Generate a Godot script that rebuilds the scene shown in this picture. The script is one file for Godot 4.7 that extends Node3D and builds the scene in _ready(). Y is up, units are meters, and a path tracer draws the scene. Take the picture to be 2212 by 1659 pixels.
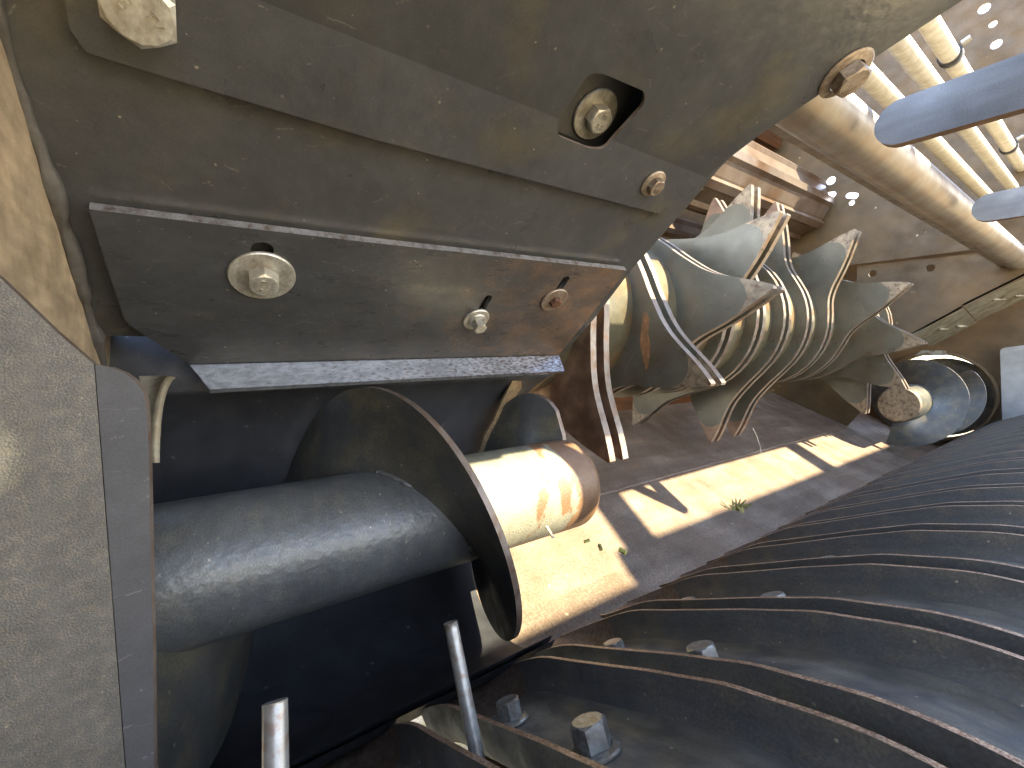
extends Node3D
# Feed intake of a baler: augers, tine rotor, hood plates, pickup stripper bands.
# Axes: X runs across the machine, Y up, +Z to the front of the machine. The lens is at the origin.

const CR := Vector3(0.81748, 0.0, 0.57595)
const CU := Vector3(0.04663, 0.99672, -0.06618)
const CF := Vector3(0.57406, -0.08096, -0.81480)
const S40 := 0.642788
const C40 := 0.766044
const AUG := Vector2(-0.161, -0.385)     # auger axis (y, z)
const ROT := Vector2(0.0576, -0.5465)    # rotor axis (y, z)
const ROLL := Vector2(0.228, -0.193)     # press roller axis (y, z)

var M := {}
var taken := {}

# ------------------------------------------------------------------ pixels to places
func ray(px: float, py: float) -> Vector3:
	return CR * (px - 1106.0) + CU * (829.5 - py) + CF * 949.2
func on_x(px: float, py: float, x: float) -> Vector3:
	var q := ray(px, py)
	return q * (x / q.x)
func on_z(px: float, py: float, z: float) -> Vector3:
	var q := ray(px, py)
	return q * (z / q.z)
func hood_o(w: float) -> Vector3:
	return Vector3(0, -0.0095 - C40 * w, -0.42 + S40 * w)
func on_hood(px: float, py: float, w := 0.0) -> Vector2:
	var q := ray(px, py)
	var n := Vector3(0, -C40, S40)
	var p := q * (n.dot(hood_o(w)) / n.dot(q))
	var d := p - hood_o(w)
	return Vector2(d.x, d.y * S40 + d.z * C40)
func hood_poly(pts: Array, w: float) -> PackedVector2Array:
	var r := PackedVector2Array()
	for p in pts: r.append(on_hood(p[0], p[1], w))
	return r
func hood_frame(w: float) -> Transform3D:
	return Transform3D(Basis(Vector3(1, 0, 0), Vector3(0, S40, C40), Vector3(0, -C40, S40)), hood_o(w))

# the upper hood sheet bends along t = TB to a flatter slope of 30 degrees
const TB := 0.248
const TBD := Vector3(0, 0.5, 0.866025)
const NBD := Vector3(0, -0.866025, 0.5)
func bend_o(w: float) -> Vector3:
	return hood_o(0.0) + Vector3(0, S40, C40) * TB + NBD * w
func bend(x: float, t: float, w: float) -> Vector3:
	if t <= TB + 1e-5: return hood_frame(w) * Vector3(x, t, 0)
	return bend_o(w) + Vector3(x, 0, 0) + TBD * (t - TB)
func on_bend(px: float, py: float, w: float) -> Vector2:
	var a := on_hood(px, py, w)
	if a.y <= TB: return a
	var q := ray(px, py)
	var p := q * (NBD.dot(bend_o(w)) / NBD.dot(q))
	return Vector2(p.x, TB + TBD.dot(p - bend_o(w)))
func bend_poly(pts: Array, w: float) -> PackedVector2Array:
	var r := PackedVector2Array()
	for p in pts: r.append(on_bend(p[0], p[1], w))
	return r
func plate_bent(outer: PackedVector2Array, holes: Array, thick: float, w: float, uvs: float) -> ArrayMesh:
	if Geometry2D.is_polygon_clockwise(outer):
		outer = outer.duplicate(); outer.reverse()
	var s := st_new(false)
	var e := st_new(false)
	for pc in split_holes(outer, holes):
		for half in [[Vector2(-9, -9), Vector2(9, -9), Vector2(9, TB), Vector2(-9, TB)], [Vector2(-9, TB), Vector2(9, TB), Vector2(9, 9), Vector2(-9, 9)]]:
			for hp in Geometry2D.intersect_polygons(pc, PackedVector2Array(half)):
				var idx := Geometry2D.triangulate_polygon(hp)
				for side in 2:
					for i in idx.size():
						var q: Vector2 = hp[idx[i if side == 0 else idx.size() - 1 - i]]
						vert(s, bend(q.x, q.y, w - thick * side), q * uvs)
	var loops := [outer]
	loops.append_array(holes)
	for l in loops:
		for i in l.size():
			var a: Vector2 = l[i]
			var b: Vector2 = l[(i + 1) % l.size()]
			var cuts := [a, b]
			if (a.y - TB) * (b.y - TB) < 0.0: cuts = [a, a.lerp(b, (TB - a.y) / (b.y - a.y)), b]
			for k in cuts.size() - 1:
				var c: Vector2 = cuts[k]
				var d: Vector2 = cuts[k + 1]
				quad(e, bend(c.x, c.y, w), bend(c.x, c.y, w - thick), bend(d.x, d.y, w - thick), bend(d.x, d.y, w))
	return finish([s, e])

# ------------------------------------------------------------------ nodes
func numbered(n: String) -> String:
	if not taken.has(n):
		taken[n] = 0
		return n
	taken[n] += 1
	return "%s_%03d" % [n, taken[n]]
func tag(o: Node, label: String, category: String, group := "") -> void:
	o.set_meta("label", label)
	o.set_meta("category", category)
	if group != "": o.set_meta("group", group)
func thing(called: String, label: String, category: String, at := Vector3.ZERO, group := "") -> Node3D:
	var o := Node3D.new()
	o.name = numbered(called)
	add_child(o)
	o.position = at
	tag(o, label, category, group)
	return o
func part(called: String, mesh: Mesh, parent: Node3D, mats: Array, world := true) -> MeshInstance3D:
	var o := MeshInstance3D.new()
	o.name = called
	o.mesh = mesh
	for i in mesh.get_surface_count():
		var m: Material = mats[min(i, mats.size() - 1)]
		mesh.surface_set_material(i, m)
	parent.add_child(o, true)
	if world and parent != self:
		o.position = -parent.position if parent.get_parent() == self else Vector3.ZERO
	o.cast_shadow = GeometryInstance3D.SHADOW_CASTING_SETTING_ON
	return o
func single(called: String, mesh: Mesh, mats: Array, label: String, category: String, group := "") -> MeshInstance3D:
	var o := part(numbered(called), mesh, self, mats)
	tag(o, label, category, group)
	return o

# ------------------------------------------------------------------ mesh helpers
func st_new(smooth := true) -> SurfaceTool:
	var s := SurfaceTool.new()
	s.begin(Mesh.PRIMITIVE_TRIANGLES)
	s.set_smooth_group(0 if smooth else -1)
	return s
func vert(s: SurfaceTool, p: Vector3, uv: Vector2) -> void:
	s.set_uv(uv)
	s.add_vertex(p)
func quad(s: SurfaceTool, a: Vector3, b: Vector3, c: Vector3, d: Vector3, ua := Vector2.ZERO, ub := Vector2(1, 0), uc := Vector2(1, 1), ud := Vector2(0, 1)) -> void:
	vert(s, a, ua); vert(s, b, ub); vert(s, c, uc)
	vert(s, a, ua); vert(s, c, uc); vert(s, d, ud)
func finish(sts: Array) -> ArrayMesh:
	var m: ArrayMesh = null
	for s in sts:
		s.generate_normals()
		m = s.commit(m)
	return m
# grid of points rows[i][j] as a smooth sheet
func sheet(s: SurfaceTool, rows: Array, uvs: Array) -> void:
	for i in rows.size() - 1:
		for j in rows[i].size() - 1:
			quad(s, rows[i][j], rows[i][j + 1], rows[i + 1][j + 1], rows[i + 1][j], uvs[i][j], uvs[i][j + 1], uvs[i + 1][j + 1], uvs[i + 1][j])
# turned body about an axis parallel to X; prof = [[x, radius], ...]
func lathe_x(s: SurfaceTool, c: Vector2, prof: Array, seg := 48, uvx := 1.0, uvc := 1.0) -> void:
	var rows := []
	var uvs := []
	for p in prof:
		var r := []
		var u := []
		for k in seg + 1:
			var a := TAU * k / seg
			r.append(Vector3(p[0], c.x + p[1] * sin(a), c.y + p[1] * cos(a)))
			u.append(Vector2(p[0] * uvx, float(k) / seg * uvc))
		rows.append(r); uvs.append(u)
	sheet(s, rows, uvs)
func disc_x(s: SurfaceTool, c: Vector2, x: float, r: float, seg := 48) -> void:
	for k in seg:
		var a := TAU * k / seg
		var b := TAU * (k + 1) / seg
		vert(s, Vector3(x, c.x, c.y), Vector2(0.5, 0.5))
		vert(s, Vector3(x, c.x + r * sin(a), c.y + r * cos(a)), Vector2(0.5 + 0.5 * sin(a), 0.5 + 0.5 * cos(a)))
		vert(s, Vector3(x, c.x + r * sin(b), c.y + r * cos(b)), Vector2(0.5 + 0.5 * sin(b), 0.5 + 0.5 * cos(b)))
func rod(s: SurfaceTool, pts: Array, r: float, seg := 16, lump := 0.0) -> void:
	var rows := []
	var uvs := []
	var len := 0.0
	for i in pts.size():
		var d: Vector3 = (pts[min(i + 1, pts.size() - 1)] - pts[max(i - 1, 0)]).normalized()
		var u := d.cross(Vector3(0.3, 0.2, 1)).normalized()
		var v := d.cross(u)
		if i > 0: len += pts[i].distance_to(pts[i - 1])
		var row := []
		var uv := []
		for k in seg + 1:
			var a := TAU * k / seg
			row.append(pts[i] + (u * cos(a) + v * sin(a)) * (r * (1.0 + lump * sin(i * 2.1 + cos(i * 1.3) * 2.0) - (lump * 2.2 if i == 0 or i == pts.size() - 1 else 0.0))))
			uv.append(Vector2(len * 10.0, float(k) / seg))
		rows.append(row); uvs.append(uv)
	sheet(s, rows, uvs)
	for e in [0, pts.size() - 1]:
		for k in seg:
			vert(s, pts[e], Vector2(0.5, 0.5)); vert(s, rows[e][k], Vector2(0, 0)); vert(s, rows[e][k + 1], Vector2(1, 0))
func split_holes(outer: PackedVector2Array, holes: Array) -> Array:
	var pieces := [outer]
	for h in holes:
		var c := Vector2.ZERO
		for p in h: c += p
		c /= h.size()
		var next := []
		for pc in pieces:
			for side in [[Vector2(-9, -9), Vector2(c.x, -9), Vector2(c.x, 9), Vector2(-9, 9)], [Vector2(c.x, -9), Vector2(9, -9), Vector2(9, 9), Vector2(c.x, 9)]]:
				for half in Geometry2D.intersect_polygons(pc, PackedVector2Array(side)):
					for res in Geometry2D.clip_polygons(half, h):
						if not Geometry2D.is_polygon_clockwise(res): next.append(res)
		pieces = next
	return pieces
# flat plate with real thickness: surface 0 faces, surface 1 cut edges
func plate(outer: PackedVector2Array, holes: Array, thick: float, f: Transform3D, uvs := 2.5, uvbox := Rect2()) -> ArrayMesh:
	if Geometry2D.is_polygon_clockwise(outer):
		outer = outer.duplicate(); outer.reverse()
	var s := st_new(false)
	var e := st_new(false)
	for pc in split_holes(outer, holes):
		var idx := Geometry2D.triangulate_polygon(pc)
		for side in 2:
			for i in idx.size():
				var q: Vector2 = pc[idx[i if side == 0 else idx.size() - 1 - i]]
				var uv := q * uvs
				if uvbox.size.x > 0.0: uv = (q - uvbox.position) / uvbox.size
				vert(s, f * Vector3(q.x, q.y, -thick * side), uv)
	var loops := [outer]
	loops.append_array(holes)
	for l in loops:
		var acc := 0.0
		for i in l.size():
			var a: Vector2 = l[i]
			var b: Vector2 = l[(i + 1) % l.size()]
			var d := a.distance_to(b)
			quad(e, f * Vector3(a.x, a.y, 0), f * Vector3(a.x, a.y, -thick), f * Vector3(b.x, b.y, -thick), f * Vector3(b.x, b.y, 0),
				Vector2(acc, 0) * 8.0, Vector2(acc, thick) * 8.0, Vector2(acc + d, thick) * 8.0, Vector2(acc + d, 0) * 8.0)
			acc += d
	return finish([s, e])
func capsule(a: Vector2, b: Vector2, r: float) -> PackedVector2Array:
	var out := PackedVector2Array()
	var d := (b - a).angle()
	for k in 9: out.append(b + Vector2.from_angle(d - PI / 2 + PI * k / 8) * r)
	for k in 9: out.append(a + Vector2.from_angle(d + PI / 2 + PI * k / 8) * r)
	return out
func circle(c: Vector2, r: float, n := 24) -> PackedVector2Array:
	var out := PackedVector2Array()
	for k in n: out.append(c + Vector2.from_angle(TAU * k / n) * r)
	return out
func round_poly(p: PackedVector2Array, r: float, n := 5) -> PackedVector2Array:
	var out := PackedVector2Array()
	for i in p.size():
		var a := p[(i - 1 + p.size()) % p.size()]
		var b := p[i]
		var c := p[(i + 1) % p.size()]
		var rr: float = min(r, min(a.distance_to(b), b.distance_to(c)) * 0.45)
		var p0 := b + (a - b).normalized() * rr
		var p1 := b + (c - b).normalized() * rr
		for k in n + 1:
			var t := float(k) / n
			out.append(p0.lerp(b, t).lerp(b.lerp(p1, t), t))
	return out
func lathe_local(s: SurfaceTool, f: Transform3D, prof: Array, seg := 32) -> void:
	var rows := []
	var uvs := []
	for p in prof:
		var r := []
		var u := []
		for k in seg + 1:
			var a := TAU * k / seg
			r.append(f * Vector3(p[0] * cos(a), p[0] * sin(a), p[1]))
			u.append(Vector2(p[0] * cos(a), p[0] * sin(a)) * 15.0 + Vector2(p[1], p[1]) * 15.0)
		rows.append(r); uvs.append(u)
	sheet(s, rows, uvs)
# hex bolt with flange, standing along local +z; parts go under o
func bolt(o: Node3D, f: Transform3D, af: float, hh: float, flange: float, washer: float, turn: float, mats: Array, texts := []) -> void:
	var z := 0.0
	if washer > 0.0:
		var w := st_new(false)
		lathe_local(w, f, [[0.0, 0.0], [washer, 0.0], [washer, 0.0014], [washer - 0.0006, 0.0022], [0.0, 0.0022]], 48)
		part("washer", finish([w]), o, [mats[0]])
		z = 0.0023
	var s := st_new(false)
	if flange > 0.0:
		lathe_local(s, f, [[flange, z], [flange, z + 0.0008], [flange * 0.93, z + 0.0016], [af * 0.56, z + 0.0026]], 32)
		z += 0.0018
	var R := af / sqrt(3.0)
	var ci := af * 0.49
	for k in 6:
		var a := turn + PI / 3 * k
		var b := a + PI / 3
		var am := (a + b) / 2
		var p0 := Vector2.from_angle(a) * R
		var p1 := Vector2.from_angle(b) * R
		var pm := Vector2.from_angle(am) * af * 0.5
		var zt := z + hh
		var zl := zt - R * 0.13
		# side face with the curved top left by the chamfer
		quad(s, f * Vector3(p0.x, p0.y, z), f * Vector3(pm.x, pm.y, z), f * Vector3(pm.x, pm.y, zt - R * 0.02), f * Vector3(p0.x, p0.y, zl))
		quad(s, f * Vector3(pm.x, pm.y, z), f * Vector3(p1.x, p1.y, z), f * Vector3(p1.x, p1.y, zl), f * Vector3(pm.x, pm.y, zt - R * 0.02))
		for h in 2:
			var aa := a + PI / 6 * h
			var bb := aa + PI / 6
			var q0 := p0 if h == 0 else pm
			var q1 := pm if h == 0 else p1
			var z0 := zl if h == 0 else zt - R * 0.02
			var z1 := zt - R * 0.02 if h == 0 else zl
			var c0 := Vector2.from_angle(aa) * ci * 0.97
			var c1 := Vector2.from_angle(bb) * ci * 0.97
			quad(s, f * Vector3(q0.x, q0.y, z0), f * Vector3(q1.x, q1.y, z1), f * Vector3(c1.x, c1.y, zt), f * Vector3(c0.x, c0.y, zt))
			vert(s, f * Vector3(0, 0, zt), Vector2(0.5, 0.5)); vert(s, f * Vector3(c0.x, c0.y, zt), c0 * 20.0); vert(s, f * Vector3(c1.x, c1.y, zt), c1 * 20.0)
	var b := part("bolt", finish([s]), o, [mats[1]])
	for t in texts:
		var tm := TextMesh.new()
		var fo := SystemFont.new()
		fo.font_names = PackedStringArray(["Droid Sans"])
		tm.font = fo
		tm.text = t[0]
		tm.font_size = 32
		tm.pixel_size = t[2] / 32.0
		tm.depth = 0.0009
		var mi := MeshInstance3D.new()
		mi.name = "head_marking"
		mi.mesh = tm
		tm.material = mats[1]
		b.add_child(mi, true)
		mi.transform = f * Transform3D(Basis(Vector3(0, 0, 1), t[3]), Vector3(t[1].x, t[1].y, z + hh + 0.0002))

# ------------------------------------------------------------------ textures
func nz(seed_: int, freq: float, w: int, h: int, kind := 0, oct := 4) -> PackedByteArray:
	var n := FastNoiseLite.new()
	n.seed = seed_
	n.frequency = freq
	n.noise_type = FastNoiseLite.TYPE_SIMPLEX_SMOOTH if kind == 0 else FastNoiseLite.TYPE_CELLULAR
	n.fractal_type = FastNoiseLite.FRACTAL_FBM
	n.fractal_octaves = oct
	var im := n.get_seamless_image(w, h)
	im.convert(Image.FORMAT_L8)
	return im.get_data()
# o: low, mid, fine amplitudes; tint + thr + soft (patches of another matter); sx, sy stretch; specks, scratches
func tex(seed_: int, base: Color, o: Dictionary) -> ImageTexture:
	var W: int = o.get("w", 512)
	var H: int = o.get("h", 512)
	var sx: int = o.get("sx", 1)
	var sy: int = o.get("sy", 1)
	var lo := nz(seed_, o.get("flow", 0.006), W, H)
	var mi_im := Image.create_from_data(W / sx, H / sy, false, Image.FORMAT_L8, nz(seed_ + 1, o.get("fmid", 0.03), W / sx, H / sy))
	mi_im.resize(W, H, Image.INTERPOLATE_CUBIC)
	var mid := mi_im.get_data()
	var fi := nz(seed_ + 2, o.get("ffine", 0.3), W, H, 0, 2)
	var pa := nz(seed_ + 3, o.get("fpatch", 0.012), W, H, 0, 5)
	var la: float = o.get("low", 0.2)
	var ma: float = o.get("mid", 0.2)
	var fa: float = o.get("fine", 0.15)
	var tint: Color = o.get("tint", base)
	var thr: float = o.get("thr", 2.0)
	var soft: float = o.get("soft", 0.1)
	var gu: float = o.get("grow_u", 0.0)     # how much denser the patches lie toward u = 1
	var gv: float = o.get("grow_v", 0.0)
	var pw: float = o.get("pw", 1.0)
	var grain: float = o.get("grain", 0.0)   # how far the fine grain breaks the patches up
	var out := PackedByteArray()
	out.resize(W * H * 3)
	var i := 0
	for y in H:
		for x in W:
			var k := 1.0 + (lo[i] / 255.0 - 0.5) * la * 2.0 + (mid[i] / 255.0 - 0.5) * ma * 2.0 + (fi[i] / 255.0 - 0.5) * fa * 2.0
			var c := base
			var p := 0.5 + (pa[i] / 255.0 - 0.5) * pw + (fi[i] / 255.0 - 0.5) * grain + gu * (float(x) / W - 0.5) + gv * (float(y) / H - 0.5)
			if p > thr - soft:
				c = base.lerp(tint, clamp((p - thr + soft) / (soft * 2.0), 0.0, 1.0))
			out[i * 3] = clampi(int(c.r * k * 255.0), 0, 255)
			out[i * 3 + 1] = clampi(int(c.g * k * 255.0), 0, 255)
			out[i * 3 + 2] = clampi(int(c.b * k * 255.0), 0, 255)
			i += 1
	var im := Image.create_from_data(W, H, false, Image.FORMAT_RGB8, out)
	var rng := RandomNumberGenerator.new()
	rng.seed = seed_ * 7 + 5
	var sc: Color = o.get("speck_col", Color(0.75, 0.7, 0.58))
	for n in int(o.get("specks", 0)):
		var px := rng.randi_range(2, W - 6)
		var py := rng.randi_range(2, H - 6)
		var a := rng.randf_range(0.25, 1.0)
		var big := 1 if rng.randf() < 0.65 else rng.randi_range(2, 3)
		for dy in big:
			for dx in big:
				if rng.randf() < 0.85:
					im.set_pixel(px + dx, py + dy, im.get_pixel(px + dx, py + dy).lerp(sc, a * rng.randf_range(0.5, 1.0)))
	var sm: Color = o.get("smear_col", Color(0.5, 0.4, 0.25))
	for n in int(o.get("smears", 0)):
		var c := Vector2(rng.randf() * W, rng.randf() * H)
		var dir := Vector2.from_angle(rng.randf() * TAU)
		for j in rng.randi_range(80, 260):
			dir = dir.rotated(rng.randf_range(-0.03, 0.03))
			var q := c + dir * rng.randf_range(-26, 26) + Vector2(rng.randfn(), rng.randfn()) * 4.0
			var qx := posmod(int(q.x), W)
			var qy := posmod(int(q.y), H)
			im.set_pixel(qx, qy, im.get_pixel(qx, qy).lerp(sm, rng.randf_range(0.05, 0.4)))
	var cc: Color = o.get("scratch_col", Color(0.62, 0.6, 0.55))
	for n in int(o.get("scratches", 0)):
		var p := Vector2(rng.randf() * W, rng.randf() * H)
		var ang: float = o.get("scratch_dir", 0.0) + rng.randfn() * o.get("scratch_spread", 0.5)
		var d := Vector2.from_angle(ang)
		var a := rng.randf_range(0.06, 0.5)
		for j in rng.randi_range(4, int(o.get("scratch_len", 40))):
			p += d
			d = d.rotated(rng.randf_range(-0.05, 0.05))
			if rng.randf() < 0.8:
				var qx := posmod(int(p.x), W)
				var qy := posmod(int(p.y), H)
				im.set_pixel(qx, qy, im.get_pixel(qx, qy).lerp(cc, a))
	im.generate_mipmaps()
	return ImageTexture.create_from_image(im)
func bump(seed_: int, freq: float, strength: float, sx := 1, sy := 1) -> ImageTexture:
	var im := Image.create_from_data(512 / sx, 512 / sy, false, Image.FORMAT_L8, nz(seed_, freq, 512 / sx, 512 / sy, 0, 4))
	im.resize(512, 512, Image.INTERPOLATE_CUBIC)
	im.convert(Image.FORMAT_RGBA8)
	im.bump_map_to_normal_map(strength)
	im.generate_mipmaps()
	return ImageTexture.create_from_image(im)
func rough_tex(seed_: int, a: float, b: float, freq := 0.02) -> ImageTexture:
	var d := nz(seed_, freq, 512, 512, 0, 5)
	for i in d.size(): d[i] = clampi(int((a + (b - a) * d[i] / 255.0) * 255.0), 0, 255)
	var im := Image.create_from_data(512, 512, false, Image.FORMAT_L8, d)
	im.generate_mipmaps()
	return ImageTexture.create_from_image(im)
func mat(t: Texture2D, rough: float, metal := 0.0, tri := 0.0, o := {}) -> StandardMaterial3D:
	var m := StandardMaterial3D.new()
	m.albedo_texture = t
	m.roughness = rough
	m.metallic = metal
	m.metallic_specular = o.get("spec", 0.5)
	if o.has("rt"):
		m.roughness = 1.0
		m.roughness_texture = o.rt
		m.roughness_texture_channel = BaseMaterial3D.TEXTURE_CHANNEL_RED
	if o.has("nt"):
		m.normal_enabled = true
		m.normal_texture = o.nt
		m.normal_scale = o.get("ns", 0.5)
	if tri > 0.0:
		m.uv1_triplanar = true
		m.uv1_scale = Vector3.ONE * tri
	if o.has("tint"): m.albedo_color = o.tint
	return m

func make_materials() -> void:
	var r_a := rough_tex(11, 0.26, 0.54)
	var r_c := rough_tex(13, 0.22, 0.42, 0.012)
	var r_b := rough_tex(12, 0.4, 0.85, 0.03)
	var b_fine := bump(21, 0.08, 2.0)
	var b_grit := bump(22, 0.2, 3.0)
	var b_brush := bump(23, 0.06, 2.0, 8, 1)
	var t_hood := tex(31, Color(0.295, 0.295, 0.295), {w = 1024, h = 1024, low = 0.06, mid = 0.05, fine = 0.07, specks = 360, smears = 12, scratches = 240, scratch_len = 30, tint = Color(0.35, 0.33, 0.29), thr = 0.74, soft = 0.16, fpatch = 0.004})
	M.hood = mat(t_hood, 0.45, 0.45, 0.0, {rt = r_c, nt = b_fine, ns = 0.10})
	var t_scr := tex(41, Color(0.265, 0.267, 0.272), {w = 1024, h = 512, low = 0.08, mid = 0.06, fine = 0.12, specks = 420, smears = 16, scratches = 240, scratch_len = 50, tint = Color(0.47, 0.36, 0.27), thr = 0.93, soft = 0.13, fpatch = 0.012, pw = 0.45, grow_u = 0.85, grain = 1.5, ffine = 0.38})
	M.scraper = mat(t_scr, 0.42, 0.35, 0.0, {rt = r_c, nt = b_fine, ns = 0.12})
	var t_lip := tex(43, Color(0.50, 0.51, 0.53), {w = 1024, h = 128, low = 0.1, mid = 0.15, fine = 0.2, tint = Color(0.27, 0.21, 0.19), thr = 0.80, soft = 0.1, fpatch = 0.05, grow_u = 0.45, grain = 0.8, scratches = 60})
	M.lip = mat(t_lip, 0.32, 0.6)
	var t_edge := tex(51, Color(0.42, 0.38, 0.345), {low = 0.12, mid = 0.12, fine = 0.2, tint = Color(0.36, 0.28, 0.22), thr = 0.62, soft = 0.16, fpatch = 0.03, grain = 0.4})
	M.edge = mat(t_edge, 0.5, 0.45, 5.0)
	M.tine_edge = mat(tex(57, Color(0.44, 0.41, 0.38), {low = 0.1, mid = 0.1, fine = 0.15, tint = Color(0.40, 0.31, 0.24), thr = 0.62, soft = 0.2, fpatch = 0.02, grain = 0.3}), 0.42, 0.4, 4.0)
	M.bright_edge = mat(tex(52, Color(0.52, 0.52, 0.53), {low = 0.1, mid = 0.15, fine = 0.2, tint = Color(0.36, 0.30, 0.27), thr = 0.66, soft = 0.1, fpatch = 0.05}), 0.35, 0.6, 5.0)
	M.zinc = mat(tex(53, Color(0.66, 0.65, 0.61), {low = 0.12, mid = 0.15, fine = 0.12, tint = Color(0.54, 0.51, 0.46), thr = 0.6, soft = 0.3, fpatch = 0.008}), 0.38, 0.55, 20.0)
	M.zinc_dull = mat(tex(54, Color(0.50, 0.46, 0.41), {low = 0.15, mid = 0.2, fine = 0.2, tint = Color(0.40, 0.33, 0.27), thr = 0.58, soft = 0.25, fpatch = 0.01}), 0.45, 0.5, 20.0)
	M.rusty = mat(tex(55, Color(0.38, 0.27, 0.21), {low = 0.2, mid = 0.3, fine = 0.3, tint = Color(0.22, 0.13, 0.09), thr = 0.5, soft = 0.1, fpatch = 0.03}), 0.6, 0.3, 30.0)
	M.bolt_blue = mat(tex(56, Color(0.52, 0.52, 0.50), {low = 0.2, mid = 0.25, fine = 0.2, tint = Color(0.42, 0.38, 0.33), thr = 0.58, soft = 0.25, fpatch = 0.008}), 0.36, 0.55, 20.0)
	var t_tube := tex(61, Color(0.31, 0.315, 0.315), {w = 1024, h = 512, low = 0.08, mid = 0.08, fine = 0.18, specks = 420, scratches = 900, scratch_len = 34, scratch_dir = 1.57, scratch_spread = 1.0, scratch_col = Color(0.46, 0.43, 0.36), tint = Color(0.35, 0.345, 0.325), thr = 0.7, soft = 0.2, fpatch = 0.02, grain = 0.8})
	M.tube = mat(t_tube, 0.4, 0.2, 0.0, {nt = b_fine, ns = 0.25})
	var t_tube2 := tex(62, Color(0.44, 0.43, 0.37), {low = 0.06, mid = 0.08, fine = 0.14, tint = Color(0.40, 0.30, 0.21), thr = 0.62, soft = 0.04, fpatch = 0.008, grow_u = 1.3, grain = 0.14})
	M.tube_end = mat(t_tube2, 0.5, 0.1, 0.0, {nt = b_grit, ns = 0.25})
	M.tube_end.uv1_offset = Vector3(-0.2 * 5.8, 0, 0)
	M.flight = mat(tex(63, Color(0.285, 0.285, 0.275), {low = 0.12, mid = 0.12, fine = 0.2, specks = 160, scratches = 520, scratch_len = 24, scratch_spread = 2.0, scratch_col = Color(0.45, 0.42, 0.35), tint = Color(0.36, 0.34, 0.28), thr = 0.6, soft = 0.12, fpatch = 0.015, grain = 0.3}), 0.42, 0.35, 3.0, {rt = r_a})
	M.rotor = mat(tex(71, Color(0.345, 0.335, 0.29), {low = 0.07, mid = 0.05, fine = 0.06, specks = 50, scratches = 60, tint = Color(0.34, 0.30, 0.24), thr = 0.78, soft = 0.14, fpatch = 0.006, grain = 0.1}), 0.38, 0.35, 2.2, {rt = r_c})
	M.rotor_tube = mat(tex(72, Color(0.325, 0.31, 0.25), {low = 0.15, mid = 0.15, fine = 0.12, specks = 60, tint = Color(0.37, 0.28, 0.18), thr = 0.64, soft = 0.16, fpatch = 0.012, grain = 0.4}), 0.4, 0.25, 2.2, {rt = r_a})
	M.tip = mat(tex(73, Color(0.50, 0.45, 0.37), {low = 0.12, mid = 0.15, fine = 0.2, tint = Color(0.33, 0.26, 0.21), thr = 0.72, soft = 0.16, fpatch = 0.03, grain = 0.6}), 0.42, 0.45, 5.0)
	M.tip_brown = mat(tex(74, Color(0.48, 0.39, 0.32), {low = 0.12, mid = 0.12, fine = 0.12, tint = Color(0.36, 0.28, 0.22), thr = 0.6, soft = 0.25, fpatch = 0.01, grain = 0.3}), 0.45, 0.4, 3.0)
	M.rust_patch = mat(tex(75, Color(0.43, 0.30, 0.17), {low = 0.15, mid = 0.25, fine = 0.25}), 0.8, 0.0, 6.0)
	M.floor = mat(tex(81, Color(0.42, 0.35, 0.285), {low = 0.12, mid = 0.16, fine = 0.24, sx = 8, specks = 240, scratches = 260, scratch_dir = 0.3, scratch_len = 60, scratch_col = Color(0.5, 0.44, 0.38), tint = Color(0.48, 0.42, 0.36), thr = 0.6, soft = 0.2, fpatch = 0.012, grain = 0.4}), 0.5, 0.2, 1.6, {rt = r_b})
	M.wall = mat(tex(82, Color(0.32, 0.255, 0.155), {low = 0.14, mid = 0.1, fine = 0.07, specks = 40, tint = Color(0.29, 0.235, 0.155), thr = 0.62, soft = 0.25, fpatch = 0.006}), 0.5, 0.15, 1.1, {rt = r_b})
	M.grey = mat(tex(84, Color(0.47, 0.46, 0.41), {low = 0.12, mid = 0.15, fine = 0.1, tint = Color(0.36, 0.33, 0.27), thr = 0.56, soft = 0.1, fpatch = 0.02, scratches = 60}), 0.45, 0.3, 3.0)
	M.pale = mat(tex(87, Color(0.50, 0.51, 0.51), {low = 0.06, mid = 0.06, fine = 0.06, scratches = 30}), 0.45, 0.2, 2.0)
	M.pan = mat(tex(85, Color(0.175, 0.18, 0.195), {low = 0.14, mid = 0.12, fine = 0.14, specks = 300, speck_col = Color(0.55, 0.53, 0.48), scratches = 220, scratch_col = Color(0.32, 0.33, 0.36)}), 0.5, 0.2, 2.0, {rt = r_b})
	M.pan_edge = mat(tex(86, Color(0.52, 0.45, 0.34), {low = 0.12, mid = 0.2, fine = 0.2, tint = Color(0.2, 0.17, 0.14), thr = 0.72, soft = 0.05, fpatch = 0.06, grain = 0.4}), 0.45, 0.3, 6.0)
	M.strip = mat(tex(91, Color(0.32, 0.315, 0.305), { low = 0.05, mid = 0.08, fine = 0.14, sx = 4, specks = 160, scratches = 320, scratch_dir = 0.0, scratch_spread = 0.15, scratch_len = 70, scratch_col = Color(0.42, 0.39, 0.34), tint = Color(0.37, 0.35, 0.31), thr = 0.66, soft = 0.22, fpatch = 0.02, grain = 0.45}), 0.46, 0.3, 0.0, {rt = r_b, nt = b_fine, ns = 0.15})
	M.strip_edge = mat(tex(92, Color(0.62, 0.53, 0.44), {low = 0.15, mid = 0.2, fine = 0.35, ffine = 0.45, tint = Color(0.42, 0.30, 0.22), thr = 0.58, soft = 0.1, fpatch = 0.08, grain = 0.6}), 0.5, 0.4, 14.0)
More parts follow.
